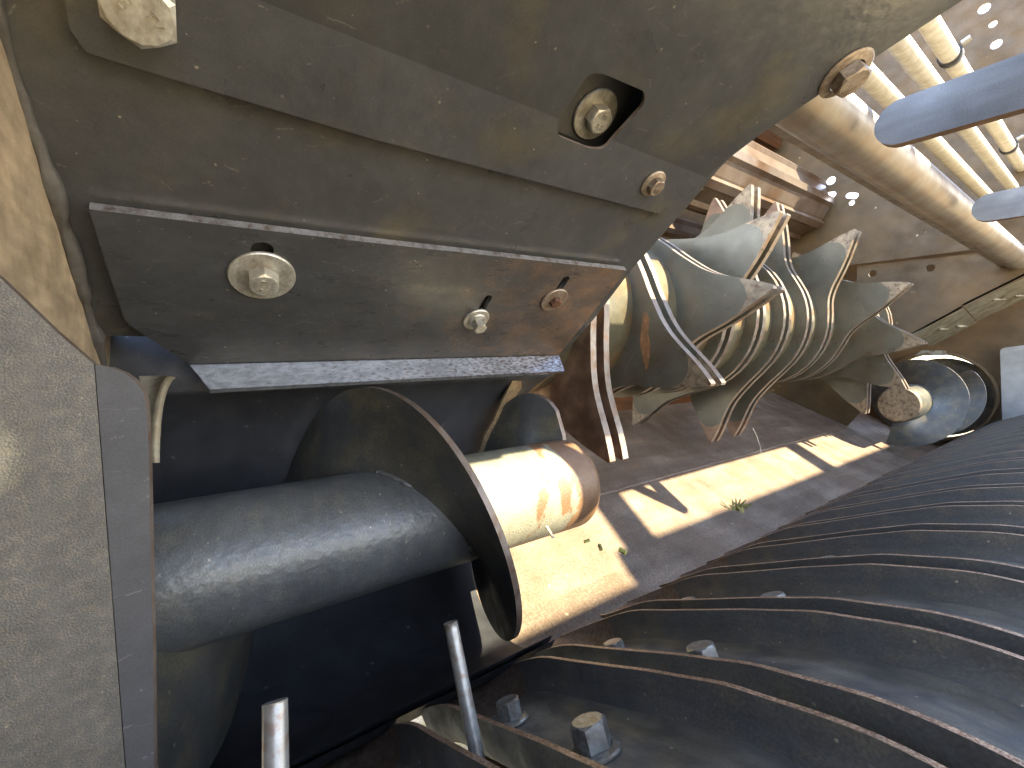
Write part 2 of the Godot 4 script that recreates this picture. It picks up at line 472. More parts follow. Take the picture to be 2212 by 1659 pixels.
	M.band_dust_lit = mat(tex(88, Color(0.40, 0.385, 0.35), {low = 0.06, mid = 0.12, fine = 0.16, sx = 4, specks = 80, scratches = 260, scratch_spread = 0.15, scratch_len = 60, scratch_col = Color(0.30, 0.29, 0.28), tint = Color(0.31, 0.305, 0.295), thr = 0.56, soft = 0.16, fpatch = 0.015, grain = 0.6}), 0.5, 0.2, 0.0, {rt = r_b, nt = b_fine, ns = 0.15})  # dusty web colour, also lightened for the light the webs catch
	M.strip_tip = mat(tex(89, Color(0.40, 0.345, 0.30), {low = 0.1, mid = 0.15, fine = 0.3, tint = Color(0.30, 0.22, 0.17), thr = 0.6, soft = 0.12, fpatch = 0.06, grain = 0.9, ffine = 0.4}), 0.55, 0.2, 6.0)
	M.rod = mat(tex(93, Color(0.47, 0.47, 0.46), {low = 0.1, mid = 0.15, fine = 0.12, tint = Color(0.38, 0.28, 0.22), thr = 0.68, soft = 0.08, fpatch = 0.02}), 0.38, 0.5, 12.0)
	M.roller = mat(tex(94, Color(0.48, 0.455, 0.42), { low = 0.08, mid = 0.08, fine = 0.12, tint = Color(0.42, 0.36, 0.31), thr = 0.6, soft = 0.2, fpatch = 0.012, grain = 0.6, scratches = 160, scratch_dir = 1.57, scratch_spread = 0.25, scratch_len = 22, scratch_col = Color(0.24, 0.19, 0.15)}), 0.4, 0.4, 3.5, {rt = r_a})
	M.cream = mat(tex(95, Color(0.64, 0.61, 0.545), {w = 1024, h = 128, low = 0.06, mid = 0.08, fine = 0.08, scratches = 300, scratch_dir = 1.75, scratch_spread = 0.2, scratch_len = 16, scratch_col = Color(0.25, 0.19, 0.13)}), 0.5, 0.0)
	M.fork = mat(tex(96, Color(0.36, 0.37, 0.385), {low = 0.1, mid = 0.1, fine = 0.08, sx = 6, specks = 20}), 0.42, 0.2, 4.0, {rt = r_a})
	M.near_dust = mat(tex(97, Color(0.275, 0.27, 0.26), {low = 0.08, mid = 0.08, fine = 0.26, sx = 2, specks = 60, tint = Color(0.32, 0.305, 0.275), thr = 0.66, soft = 0.2, fpatch = 0.04, grain = 0.8}), 0.6, 0.1, 10.0, {nt = b_grit, ns = 0.25})
	M.near_band = mat(tex(98, Color(0.28, 0.285, 0.30), {low = 0.06, mid = 0.06, fine = 0.1, specks = 60, scratches = 200, scratch_dir = -0.2, scratch_spread = 0.2, scratch_len = 18, scratch_col = Color(0.7, 0.7, 0.68)}), 0.5, 0.2, 6.0)
	M.tan = mat(tex(99, Color(0.60, 0.53, 0.43), {low = 0.12, mid = 0.12, fine = 0.1, sx = 4, specks = 0, scratches = 50, scratch_dir = 0.3, scratch_len = 18, scratch_col = Color(0.4, 0.3, 0.2), tint = Color(0.56, 0.49, 0.39), thr = 0.6, soft = 0.12, fpatch = 0.02}), 0.6, 0.0, 6.0)
	M.weld = mat(tex(100, Color(0.34, 0.325, 0.305), {low = 0.15, mid = 0.2, fine = 0.1}), 0.5, 0.3, 8.0)
	M.black = mat(tex(101, Color(0.13, 0.12, 0.11), {low = 0.1, mid = 0.1, fine = 0.1}), 0.6, 0.1, 4.0)
	M.shiny = mat(tex(102, Color(0.50, 0.45, 0.41), {low = 0.1, mid = 0.08, fine = 0.08, tint = Color(0.38, 0.28, 0.20), thr = 0.66, soft = 0.2, fpatch = 0.006}), 0.28, 0.7, 1.5)
	M.brown = mat(tex(103, Color(0.34, 0.22, 0.14), {low = 0.15, mid = 0.2, fine = 0.1, sx = 6}), 0.45, 0.3, 1.5)
	M.ground = mat(tex(104, Color(0.69, 0.62, 0.50), {low = 0.12, mid = 0.2, fine = 0.2, tint = Color(0.55, 0.5, 0.3), thr = 0.58, soft = 0.15, fpatch = 0.03}), 0.9, 0.0, 0.7)
	M.string = mat(tex(105, Color(0.78, 0.74, 0.64), {w = 64, h = 64, mid = 0.1}), 0.8, 0.0, 20.0)
	M.grass = mat(tex(106, Color(0.42, 0.41, 0.20), {w = 64, h = 64, mid = 0.3}), 0.7, 0.0, 30.0)

# ------------------------------------------------------------------ builders
func helix(x_of: Callable, a0: float, a1: float, c: Vector2, r0: float, r1: float, thick: float, taper0: float, taper1: float) -> ArrayMesh:
	var s := st_new(true)
	var e := st_new(false)
	var n := int(abs(a1 - a0) / 4.0)
	var rings := 6
	var L := []
	var Rr := []
	var U := []
	for i in n + 1:
		var a: float = lerp(a0, a1, float(i) / n)
		var f0: float = clamp(abs(a - a0) / taper0, 0.0, 1.0)
		var f1: float = clamp(abs(a - a1) / taper1, 0.0, 1.0)
		var k: float = sqrt(1.0 - pow(1.0 - min(f0, f1), 2.0))
		var ro: float = lerp(r0 + 0.008, r1, k)
		var x: float = x_of.call(a)
		var l := []
		var rr := []
		var u := []
		for j in rings + 1:
			var r: float = lerp(r0, ro, float(j) / rings)
			var p := Vector3(x, c.x + r * sin(deg_to_rad(a)), c.y + r * cos(deg_to_rad(a)))
			l.append(p - Vector3(thick / 2, 0, 0))
			rr.append(p + Vector3(thick / 2, 0, 0))
			u.append(Vector2(a / 60.0, r * 8.0))
		L.append(l); Rr.append(rr); U.append(u)
	sheet(s, L, U)
	var s2 := st_new(true)
	sheet(s2, Rr, U)
	for i in n:
		quad(e, L[i][rings], Rr[i][rings], Rr[i + 1][rings], L[i + 1][rings], Vector2(i * 0.1, 0), Vector2(i * 0.1, 0.05), Vector2(i * 0.1 + 0.1, 0.05), Vector2(i * 0.1 + 0.1, 0))
	for i in [0, n]:
		for j in rings: quad(e, L[i][j], Rr[i][j], Rr[i][j + 1], L[i][j + 1])
	return finish([s, s2, e])

func dense(l: Array) -> Array:
	var out := []
	for i in l.size() - 1:
		var a := Vector2(l[i][0], l[i][1]); var b := Vector2(l[i + 1][0], l[i + 1][1])
		var p := Vector2(l[max(i - 1, 0)][0], l[max(i - 1, 0)][1]); var q := Vector2(l[min(i + 2, l.size() - 1)][0], l[min(i + 2, l.size() - 1)][1])
		for k in 3:
			var v := a.cubic_interpolate(b, p, q, k / 3.0)
			out.append([v.x, v.y])
	out.append(l[l.size() - 1])
	return out
func claw_outline(psi: float, tip_from: float, opp := 180.0) -> Array:
	# returns [body outline, [tip outlines]] in the (z, y) plane about the rotor axis
	var ccw := dense([[0.2685, 0.5], [0.24, 4.0], [0.214, 7.2], [0.190, 11.5], [0.172, 17.5], [0.159, 25.5], [0.151, 34.0], [0.147, 45.0]])
	var cw := dense([[0.147, -41.0], [0.150, -31.0], [0.157, -24.0], [0.171, -18.0], [0.189, -13.6], [0.212, -9.0], [0.24, -4.2], [0.2685, -0.2]])
	var body := PackedVector2Array()
	var tips := []
	for h in 2:
		var c := psi + opp * h
		var nxt: float = (opp if h == 0 else 360.0 - opp) - 41.0
		var tp := PackedVector2Array()
		for p in cw:
			var q: Vector2 = Vector2.from_angle(deg_to_rad(c + p[1])) * p[0]
			if p[0] < tip_from: body.append(q)
			else: tp.append(q)
		for p in ccw:
			if p[0] >= tip_from: tp.append(Vector2.from_angle(deg_to_rad(c + p[1])) * p[0])
		# rounded border between painted plate and bare tip
		var arc := PackedVector2Array()
		for k in 7: arc.append(Vector2.from_angle(deg_to_rad(c + lerp(-7.3, 6.2, k / 6.0))) * (tip_from + 0.012 * sin(PI * k / 6.0)))
		body.append_array(arc)
		for k in 7: tp.append(arc[6 - k])
		for p in ccw:
			if p[0] < tip_from: body.append(Vector2.from_angle(deg_to_rad(c + p[1])) * p[0])
		for k in range(1, 10):
			var a: float = c + lerp(45.0, nxt, k / 10.0)
			body.append(Vector2.from_angle(deg_to_rad(a)) * 0.147)
		tips.append(tp)
	return [body, tips]

func make_rotor() -> void:
	var r := thing("feed_rotor", "long feed rotor with pairs of pointed hooked plates on a steel tube", "rotor", Vector3(0.42, ROT.x, ROT.y))
	var s := st_new(true)
	lathe_x(s, ROT, [[0.33, 0.126], [1.66, 0.126]], 64, 2.0, 2.0)
	part("rotor_tube", finish([s]), r, [M.rotor_tube])
	var psl := [-47.5, -22.5, 4.5, 33.0, 62.0, 91.0]
	var psr := [-67.0, -37.0, -10.0, 17.5, 45.5, 74.0]
	for k in 12:
		var x := 0.42 + 0.1047 * k
		var psi: float = psl[k] if k < 6 else psr[11 - k]
		var ol := claw_outline(psi, 0.222, 196.0 if k == 6 else 180.0)
		for h in 2:
			var f := Transform3D(Basis(Vector3(0, 0, 1), Vector3(0, 1, 0), Vector3(-1, 0, 0)), Vector3(x + (-0.017 if h == 0 else 0.007), ROT.x, ROT.y))
			var pl := part("tine_plate", plate(ol[0], [], 0.010, f, 2.2), r, [M.tip_brown if k == 0 else M.rotor, M.tine_edge])
			for t in ol[1]:
				part("tip", plate(t, [], 0.010, f, 2.2), pl, [M.tip_brown if k in [0, 5, 6] else M.tip, M.tine_edge])
	# streak of rust on the near face of the second pair
	var xr := 0.42 + 0.1047 - 0.0174
	var rp := PackedVector2Array()
	for p in [[1388, 680], [1396, 672], [1402, 690], [1400, 720], [1405, 745], [1400, 790], [1395, 800], [1388, 770], [1382, 740]]:
		var q := on_x(p[0], p[1], xr)
		rp.append(Vector2(q.z - ROT.y, q.y - ROT.x))
	part("rust_streak", plate(rp, [], 0.0006, Transform3D(Basis(Vector3(0, 0, 1), Vector3(0, 1, 0), Vector3(-1, 0, 0)), Vector3(xr, ROT.x, ROT.y))), r, [M.rust_patch])
func make_augers() -> void:
	# near auger
	var a := thing("feed_auger", "dark feed auger with a single broad flight beside the rotor, near the folded plate", "auger", Vector3(0.16, AUG.x, AUG.y))
	var s := st_new(true)
	lathe_x(s, AUG, [[-0.04, 0.0517], [0.2, 0.0517]], 64, 2.6, 1.0)
	part("tube", finish([s]), a, [M.tube])
	s = st_new(true)
	var prof := [[0.2, 0.0517], [0.348, 0.0517]]
	for k in range(1, 7):
		var t := PI / 2 * k / 6.0
		prof.append([0.348 + 0.017 * sin(t), 0.0517 - 0.017 + 0.017 * cos(t)])
	prof.append([0.366, 0.0])
	lathe_x(s, AUG, prof, 64, 5.8, 1.0)
	var te := part("tube_end", finish([s]), a, [M.tube_end])
	te.set_meta("label", "pale worn and rusty free end of the auger tube")
	var fx := func(ang: float) -> float: return 0.181 - 0.00066 * ang
	part("flight", helix(fx, 345.0, -262.0, AUG, 0.049, 0.127, 0.0055, 16.0, 40.0), a, [M.flight, M.flight, M.edge])
	# weld along the foot of the flight
	for w in [[84.0, 52.0], [-16.0, -34.0]]:
		s = st_new(true)
		var pts := []
		for i in 12:
			var g: float = lerp(w[0], w[1], i / 11.0)
			pts.append(Vector3(fx.call(g) - 0.004 + 0.001 * sin(i * 1.9), AUG.x + 0.0525 * sin(deg_to_rad(g)), AUG.y + 0.0525 * cos(deg_to_rad(g))))
		rod(s, pts, 0.0022, 10, 0.2)
		part("weld_bead", finish([s]), a, [M.tube])
	# far auger
	var b := thing("feed_auger", "far feed auger seen end on, brown round tube face inside a round collar", "auger", Vector3(1.8, AUG.x, AUG.y))
	s = st_new(true)
	lathe_x(s, AUG, [[1.632, 0.0507], [1.635, 0.0517], [2.03, 0.0517]], 48, 2.0, 1.0)
	part("tube", finish([s]), b, [M.flight])
	s = st_new(false)
	lathe_x(s, AUG, [[1.628, 0.0], [1.628, 0.047], [1.632, 0.0508]], 48, 6.0, 1.0)
	part("tube_end", finish([s]), b, [M.tip])
	var gx := func(ang: float) -> float: return 1.665 + 0.00066 * (ang + 108.0)
	part("flight", helix(gx, -108.0, 420.0, AUG, 0.049, 0.127, 0.005, 4.0, 20.0), b, [M.flight, M.flight, M.bright_edge])

func hood_bolt(o: Node3D, px: float, py: float, w: float, af: float, hh: float, fl: float, wa: float, turn: float, mats: Array, texts := [], bent := true) -> void:
	var p := on_hood(px, py, w)
	var f := hood_frame(w + 0.0004)
	f.origin = f * Vector3(p.x, p.y, 0)
	if bent and p.y > TB:
		p = on_bend(px, py, w)
		f = Transform3D(Basis(Vector3(1, 0, 0), TBD, NBD), bend(p.x, p.y, w + 0.0004))
	bolt(o, f, af, hh, fl, wa, turn, mats, texts)

func make_hood() -> void:
	# liner sheet behind
	var wl := -0.009
	var li := hood_poly([[1552, 366], [1492, 438], [1366, 580], [1290, 680], [1215, 770]], wl)
	var lp := PackedVector2Array([Vector2(-0.16, 0.45), Vector2(-0.16, 0.02), Vector2(0.20, 0.012)])
	var rev := li.duplicate(); rev.reverse()
	lp.append_array(rev)
	lp.append(Vector2(0.42, 0.45))
	var bw := -0.024
	var hole := round_poly(hood_poly([[1196, 272], [1262, 150], [1300, 150], [1402, 200], [1398, 235], [1312, 330], [1270, 330], [1200, 300]], wl), 0.006)
	var li_o := thing("liner_sheet", "smooth dark sheet between the slotted scraper plate and the upper hood", "sheet metal", Vector3(0.1, 0.05, -0.35))
	part("sheet", plate(lp, [hole], 0.003, hood_frame(wl), 2.2), li_o, [M.hood, M.edge])
	# backing plate seen through the window of the hood
	var bk := thing("backing_plate", "recessed dark plate with washer and bolt behind the hood window", "bracket", Vector3(0.3, 0.15, -0.25))
	var bp := on_hood(1300, 240, bw)
	part("plate", plate(PackedVector2Array([bp + Vector2(-0.075, -0.06), bp + Vector2(0.075, -0.06), bp + Vector2(0.075, 0.07), bp + Vector2(-0.075, 0.07)]), [], 0.004, hood_frame(bw), 2.2), bk, [M.hood, M.edge])
	hood_bolt(bk, 1284, 246, bw, 0.0165, 0.009, 0.0, 0.0178, 0.35, [M.zinc, M.zinc], [["8.8", Vector2(0.0, -0.0035), 0.005, 0.0], ["TY", Vector2(0.0, 0.0035), 0.004, 0.0]], false)
	# upper hood sheet
	var w := -0.0025
	var hp := bend_poly([[150, 62], [186, 113], [300, 149], [800, 299], [1440, 466], [1490, 424], [1538, 370], [1640, 292], [1850, 150], [2080, 0]], w)
	var e: Vector2 = hp[hp.size() - 1]
	hp.append(Vector2(e.x + 0.03, e.y + 0.12))
	hp.append(Vector2(e.x + 0.03, 0.60))
	hp.append(Vector2(on_hood(140, 0, w).x - 0.02, 0.60))
	hp.append(on_hood(140, 0, w))
	var win := round_poly(bend_poly([[1203, 268], [1272, 158], [1302, 159], [1394, 198], [1391, 228], [1308, 322], [1276, 322], [1206, 294]], w), 0.008, 6)
	var hd := thing("hood_sheet", "large upper hood sheet with a rounded window, stained brownish grey steel", "sheet metal", Vector3(0.2, 0.2, -0.2))
	part("sheet", plate_bent(hp, [win], 0.003, w, 2.2), hd, [M.hood, M.edge])
	hood_bolt(hd, 1410, 396, w, 0.0128, 0.006, 0.0115, 0.0, 0.2, [M.zinc_dull, M.zinc_dull], [["8.8", Vector2(0.0, -0.002), 0.0042, 0.0]])
	hood_bolt(hd, 1826, 158, w, 0.021, 0.010, 0.0185, 0.0, 0.1, [M.zinc_dull, M.zinc_dull])
	hood_bolt(hd, 300, 0, w, 0.024, 0.012, 0.0, 0.0, 0.5, [M.zinc, M.zinc], [["8", Vector2(-0.004, 0.002), 0.007, -0.9], ["TY", Vector2(0.0045, -0.001), 0.006, -0.9]])
	# scraper plate with slots and lip
	var sp := hood_poly([[192, 452], [500, 489], [800, 524], [1354, 584], [1207, 767], [800, 776], [410, 787], [300, 717], [270, 693], [230, 575]], 0.0)
	var s1a := on_hood(567, 600); var s1b := on_hood(567, 541)
	var s2a := on_hood(1028, 690); var s2b := on_hood(1054, 645)
	var s3a := on_hood(1194, 645); var s3b := on_hood(1222, 604)
	var slots := [capsule(s1a, s1b, 0.0068), capsule(s2a, s2b, 0.0042), capsule(s3a, s3b, 0.0042)]
	var x0 := 1e9; var x1 := -1e9; var y0 := 1e9; var y1 := -1e9
	for p in sp:
		x0 = min(x0, p.x); x1 = max(x1, p.x); y0 = min(y0, p.y); y1 = max(y1, p.y)
	var sc := thing("scraper_plate", "thick slotted scraper plate over the auger, rust speckled at its rotor end", "scraper", Vector3(0.15, 0.03, -0.4))
	part("plate", plate(sp, slots, 0.006, hood_frame(0.0), 1.0, Rect2(x0, y0, x1 - x0, y1 - y0)), sc, [M.scraper, M.bright_edge])
	# lip: bent toward the front, so it faces the sky
	var f := hood_frame(0.0)
	var ls := st_new(false)
	var l0: Vector2 = sp[6]; var l1: Vector2 = sp[4]
	var nq := 16
	for i in nq:
		var ta := float(i) / nq
		var tb := float(i + 1) / nq
		var pa := l0.lerp(l1, ta); var pb := l0.lerp(l1, tb)
		var da: float = 0.022; var db: float = 0.022
		var ia := Vector2(0.012 * (1.0 - ta) if i == 0 else 0.0, 0)
		quad(ls, f * Vector3(pa.x, pa.y, 0.0008), f * Vector3(pb.x, pb.y, 0.0008), f * Vector3(pb.x, pb.y - 0.004, db), f * Vector3(pa.x + ia.x, pa.y - 0.004, da), Vector2(ta, 0), Vector2(tb, 0), Vector2(tb, 1), Vector2(ta, 1))
		quad(ls, f * Vector3(pa.x, pa.y - 0.005, -0.006), f * Vector3(pb.x, pb.y - 0.005, -0.006), f * Vector3(pb.x, pb.y - 0.009, db), f * Vector3(pa.x + ia.x, pa.y - 0.009, da), Vector2(ta, 0), Vector2(tb, 0), Vector2(tb, 1), Vector2(ta, 1))
		quad(ls, f * Vector3(pa.x + ia.x, pa.y - 0.004, da), f * Vector3(pb.x, pb.y - 0.004, db), f * Vector3(pb.x, pb.y - 0.009, db), f * Vector3(pa.x + ia.x, pa.y - 0.009, da), Vector2(ta, 0), Vector2(tb, 0), Vector2(tb, 0.2), Vector2(ta, 0.2))
	quad(ls, f * Vector3(l1.x, l1.y, 0.0008), f * Vector3(l1.x, l1.y - 0.005, -0.006), f * Vector3(l1.x, l1.y - 0.009, 0.022), f * Vector3(l1.x, l1.y - 0.004, 0.022))
	part("lip", finish([ls]), sc, [M.lip])
	hood_bolt(sc, 567, 594, 0.0, 0.0175, 0.0085, 0.0, 0.0205, 0.52, [M.zinc, M.zinc], [["TY", Vector2(0.0, 0.0032), 0.0042, 0.0], ["8.8", Vector2(0.0, -0.0042), 0.0042, 0.0]])
	hood_bolt(sc, 1028, 688, 0.0, 0.0115, 0.010, 0.009, 0.0135, 0.3, [M.zinc, M.zinc])
	hood_bolt(sc, 1196, 646, 0.0, 0.0105, 0.005, 0.0, 0.0150, 0.1, [M.zinc_dull, M.rusty])

func make_pan() -> void:
	# trough pan that wraps behind and below the near auger
	var rows := []
	var rows2 := []
	var uvs := []
	var edge := []
	var n := 40
	for yz in [[0.155, -0.25], [0.12, -0.50], [0.02, -0.49]]:  # rows added above the pan to close it against sky light
		var row := []
		var row2 := []
		var uv := []
		for j in 9:
			var x: float = lerp(-0.06, 0.395, j / 8.0)
			row.append(Vector3(x, yz[0], yz[1])); row2.append(Vector3(x, yz[0], yz[1] - 0.004)); uv.append(Vector2(x * 3, yz[0] * 3))
		rows.append(row); rows2.append(row2); uvs.append(uv)
		edge.append([row[8], row2[8]])
	for i in n + 1:
		var a: float = lerp(118.0, 328.0, float(i) / n)
		var xr: float
		if a < 180.0: xr = lerp(0.385, 0.315, (a - 118.0) / 62.0)
		else: xr = lerp(0.315, 0.215, (a - 180.0) / 148.0)
		xr += 0.012 * sin(deg_to_rad((a - 118.0) * 2.2))
		var r := 0.143
		var d := Vector2(sin(deg_to_rad(a)), cos(deg_to_rad(a)))
		var row := []
		var row2 := []
		var uv := []
		for j in 9:
			var x: float = lerp(-0.06, xr, j / 8.0)
			row.append(Vector3(x, AUG.x + d.x * r, AUG.y + d.y * r))
			row2.append(Vector3(x, AUG.x + d.x * (r + 0.004), AUG.y + d.y * (r + 0.004)))
			uv.append(Vector2(x * 3, a / 80.0))
		rows.append(row); rows2.append(row2); uvs.append(uv)
		edge.append([row[8], row2[8]])
	var s := st_new(true)
	sheet(s, rows, uvs)
	sheet(s, rows2, uvs)
	var e := st_new(false)
	for i in n:
		quad(e, edge[i][0], edge[i][1], edge[i + 1][1], edge[i + 1][0])
		# turned out rim along the end of the pan
		var oa := Vector3(0.014, 0, 0)
		if i >= 0 and i < 20:
			quad(e, edge[i][0], edge[i + 1][0], edge[i + 1][1] + oa, edge[i][1] + oa)
	for i in [0, n]:
		quad(s, rows[i][0], rows2[i][0], rows2[i][8], rows[i][8])
	var po := thing("trough_pan", "dark navy curved pan wrapped under the near auger", "trough", Vector3(0.1, -0.3, -0.385))
	part("pan", finish([s, e]), po, [M.pan, M.pan_edge])
	# turned rim at the end of the pan, tan with dark specks
	var rl := [[1122, 796], [1104, 828], [1085, 866], [1068, 905], [1048, 940], [1032, 985]]
	var rr := [[1168, 796], [1134, 828], [1108, 866], [1088, 910], [1068, 946], [1056, 985]]
	var ra := []
	var rb := []
	var ru := []
	for i in 6:
		var t := i / 5.0
		var dl: float = lerp(0.455, 0.520, t)
		var ql := ray(rl[i][0], rl[i][1]); var qr := ray(rr[i][0], rr[i][1])
		ql *= dl / Vector2(ql.y, ql.z).length()
		qr *= (dl + 0.012) / Vector2(qr.y, qr.z).length()
		var qm := ql.lerp(qr, 0.5) + Vector3(0, 0, 0.004)
		ra.append([ql, qm, qr]); rb.append([ql + Vector3(0, 0, -0.004), qm + Vector3(0, 0, -0.004), qr + Vector3(0, 0, -0.004)])
		ru.append([Vector2(0, t), Vector2(0.5, t), Vector2(1, t)])
	var rs := st_new(true)
	sheet(rs, ra, ru)
	sheet(rs, rb, ru)
	var re := st_new(false)
	for i in 5:
		quad(re, ra[i][2], rb[i][2], rb[i + 1][2], ra[i + 1][2])
		quad(re, ra[i][0], rb[i][0], rb[i + 1][0], ra[i + 1][0])
	part("rim", finish([rs, re]), po, [M.pan_edge, M.pan_edge])

func make_floor_and_walls() -> void:
	# feed floor, rising to the rear behind the crease
	var fl := [[-0.164, -0.775], [-0.21, -0.66], [-0.256, -0.54], [-0.262, -0.525], [-0.288, -0.46], [-0.312, -0.40], [-0.330, -0.34], [-0.342, -0.27], [-0.37, -0.20]]
	var rows := []
	var rows2 := []
	var uvs := []
	for p in fl:
		var r := []
		var r2 := []
		var u := []
		for j in 21:
			var x: float = lerp(0.17, 2.04, j / 20.0)
			r.append(Vector3(x, p[0], p[1])); r2.append(Vector3(x, p[0] - 0.004, p[1]))
			u.append(Vector2(x, p[1]))
		rows.append(r); rows2.append(r2); uvs.append(u)
	var s := st_new(false)
	sheet(s, rows, uvs); sheet(s, rows2, uvs)
	for e in [0, fl.size() - 1]:
		for j in 20: quad(s, rows[e][j], rows[e][j + 1], rows2[e][j + 1], rows2[e][j])
	var fo := thing("feed_floor", "worn brown steel feed floor with a weld line across it, below the rotor", "floor plate", Vector3(1.0, -0.3, -0.45))
	part("sheet", finish([s]), fo, [M.floor])
	var ws := st_new(true)
	var pts := []
	var rng := RandomNumberGenerator.new()
	rng.seed = 5
	for i in 60: pts.append(Vector3(lerp(0.3, 1.72, i / 59.0), -0.2585 + rng.randf_range(-0.0006, 0.0008), -0.532 + rng.randf_range(-0.0012, 0.0012)))
	rod(ws, pts, 0.0032, 8)
	part("weld_bead", finish([ws]), fo, [M.floor])
	# inner far side plate: plane x = 1.72
	var fx := Transform3D(Basis(Vector3(0, 0, 1), Vector3(0, 1, 0), Vector3(-1, 0, 0)), Vector3(1.72, 0, 0))
	var upper := PackedVector2Array([Vector2(-1.25, 0.272), Vector2(-0.16, 0.266), Vector2(-0.12, 1.3), Vector2(-1.25, 1.3)])
	var hs := []
	for h in [[1795, 390, 0.013], [1785, 436, 0.007], [1840, 438, 0.008], [2126, 18, 0.012], [2145, 52, 0.008], [2152, 95, 0.011]]:
		var q := on_x(h[0], h[1], 1.72)
		hs.append(circle(Vector2(q.z, q.y), h[2], 14))
	for h in [[1788, 421, 1799, 420], [1834, 422, 1847, 423]]:
		var q := on_x(h[0], h[1], 1.72); var q2 := on_x(h[2], h[3], 1.72)
		hs.append(capsule(Vector2(q.z, q.y), Vector2(q2.z, q2.y), 0.009))
	single("side_plate", plate(upper, hs, 0.006, fx, 1.0), [M.wall, M.bright_edge], "brown upper side plate with small holes and slots at the rotor's far end", "side plate")
	var lower := PackedVector2Array()
	for p in [[1852, 575], [2100, 548], [2190, 535]]:
		var q := on_x(p[0], p[1], 1.735); lower.append(Vector2(q.z, q.y))
	for p in [[2230, 592], [2168, 621], [1973, 721]]:
		var q := on_x(p[0], p[1], 1.735); lower.append(Vector2(q.z, q.y))
	lower.append(Vector2(-0.46, 0.0)); lower.append(Vector2(-0.50, -0.20)); lower.append(Vector2(-0.54, -0.262)); lower.append(Vector2(-0.78, -0.168)); lower.append(Vector2(-1.2, -0.10)); lower.append(Vector2(-1.2, 0.15)); lower.append(Vector2(-0.535, 0.15))
	var hs2 := []
	for h in [[1885, 591, 0.0105], [2010, 579, 0.0105]]:
		var q := on_x(h[0], h[1], 1.735); hs2.append(circle(Vector2(q.z, q.y), h[2], 14))
	var fx2 := fx
	fx2.origin.x = 1.735
	single("side_plate", plate(lower, hs2, 0.005, fx2, 1.0), [M.wall, M.grey], "ochre brown lower side plate with two round holes above the far auger", "side plate")
	# flange that runs from the lower side plate out to the outer wall
	var a0 := on_x(1973, 722, 1.735); var a1 := on_x(2080, 664, 1.735); var a2 := on_x(2230, 590, 1.735)
	for g in [[a0, a1, 0.012, "grey strip flange with welds along the lower side plate, end by the rotor tip"], [a1, a2, 0.016, "grey strip flange with a slot, beside the press roller"]]:
		var fs := st_new(false)
		var d := Vector3(0.20, -0.035, 0.0)
		var p0: Vector3 = g[0] + Vector3(0, g[2] - 0.012, 0); var p1: Vector3 = g[1] + Vector3(0, g[2] - 0.012, 0)
		quad(fs, p0, p1, p1 + d, p0 + d)
		var t := Vector3(0, 0.004, -0.003)
		quad(fs, p0 + t, p1 + t, p1 + d + t, p0 + d + t)
		quad(fs, p0, p1, p1 + t, p0 + t)
		quad(fs, p0, p0 + d, p0 + d + t, p0 + t)
		var fo2 := thing("flange_strip", g[3], "flange", p0)
		part("strip", finish([fs]), fo2, [M.grey])
		var rg := RandomNumberGenerator.new(); rg.seed = int(p0.z * 1000)
		for k in 2:
			var bs := st_new(true)
			var c: Vector3 = p0.lerp(p1, 0.4 + 0.28 * k) + d * (0.35 + 0.3 * k)
			var pp := []
			for i in 6: pp.append(c + Vector3(0.004 * i + rg.randf_range(-0.002, 0.002), -0.001, 0.004 * i + rg.randf_range(-0.002, 0.002)))
			rod(bs, pp, 0.004, 8, 0.3)
			part("weld_bead", finish([bs]), fo2, [M.grey])
	# outer far wall with the round opening of the far auger
	var ow := PackedVector2Array([Vector2(-1.3, -0.5), Vector2(0.5, -0.5), Vector2(0.5, 0.20), Vector2(-0.1, 0.33), Vector2(-1.3, 0.33)])
	var fo3 := fx; fo3.origin.x = 2.02
	single("outer_wall", plate(ow, [circle(Vector2(AUG.y, AUG.x), 0.142, 40)], 0.006, fo3, 1.0), [M.wall, M.grey], "ochre outer wall around the far auger opening", "wall")
	var cs := st_new(true)
	lathe_x(cs, AUG, [[2.05, 0.142], [1.99, 0.142], [1.985, 0.146], [1.99, 0.150], [2.015, 0.150]], 56, 2.0, 1.0)
	single("auger_collar", finish([cs]), [M.wall], "round rolled collar ring around the far auger", "collar")
	var ds := st_new(false)
	disc_x(ds, AUG + Vector2(-0.004, 0.01), 2.06, 0.132, 48)
	lathe_x(ds, AUG + Vector2(-0.004, 0.01), [[2.06, 0.132], [2.07, 0.132]], 48)
	single("end_disc", finish([ds]), [M.flight], "dark grey disc closing the opening behind the far auger", "disc")
	# pale plate at the outer wall by the strippers
	var pp2 := PackedVector2Array()
	for p in [[2160, 752], [2166, 940], [2300, 900], [2300, 735]]:
		var q := on_x(p[0], p[1], 1.95); pp2.append(Vector2(q.z, q.y))
	var fp := fx; fp.origin.x = 1.95
	single("pale_plate", plate(round_poly(pp2, 0.012), [], 0.008, fp, 1.0), [M.pale, M.bright_edge], "pale blue grey plate with a rounded corner standing by the far stripper bands", "plate")
	# small bracket on the collar
	var bs2 := st_new(false)
	var b0 := on_x(1860 + 115, 768, 1.80); var b1 := on_x(2035, 768, 1.80); var b2 := on_x(2035, 757, 1.80); var b3 := on_x(1990, 757, 1.80)
	quad(bs2, b0, b1, b2, b3)
	quad(bs2, b0 + Vector3(0.05, 0, 0), b1 + Vector3(0.05, 0, 0), b2 + Vector3(0.05, 0, 0), b3 + Vector3(0.05, 0, 0))
	quad(bs2, b0, b1, b1 + Vector3(0.05, 0, 0), b0 + Vector3(0.05, 0, 0))
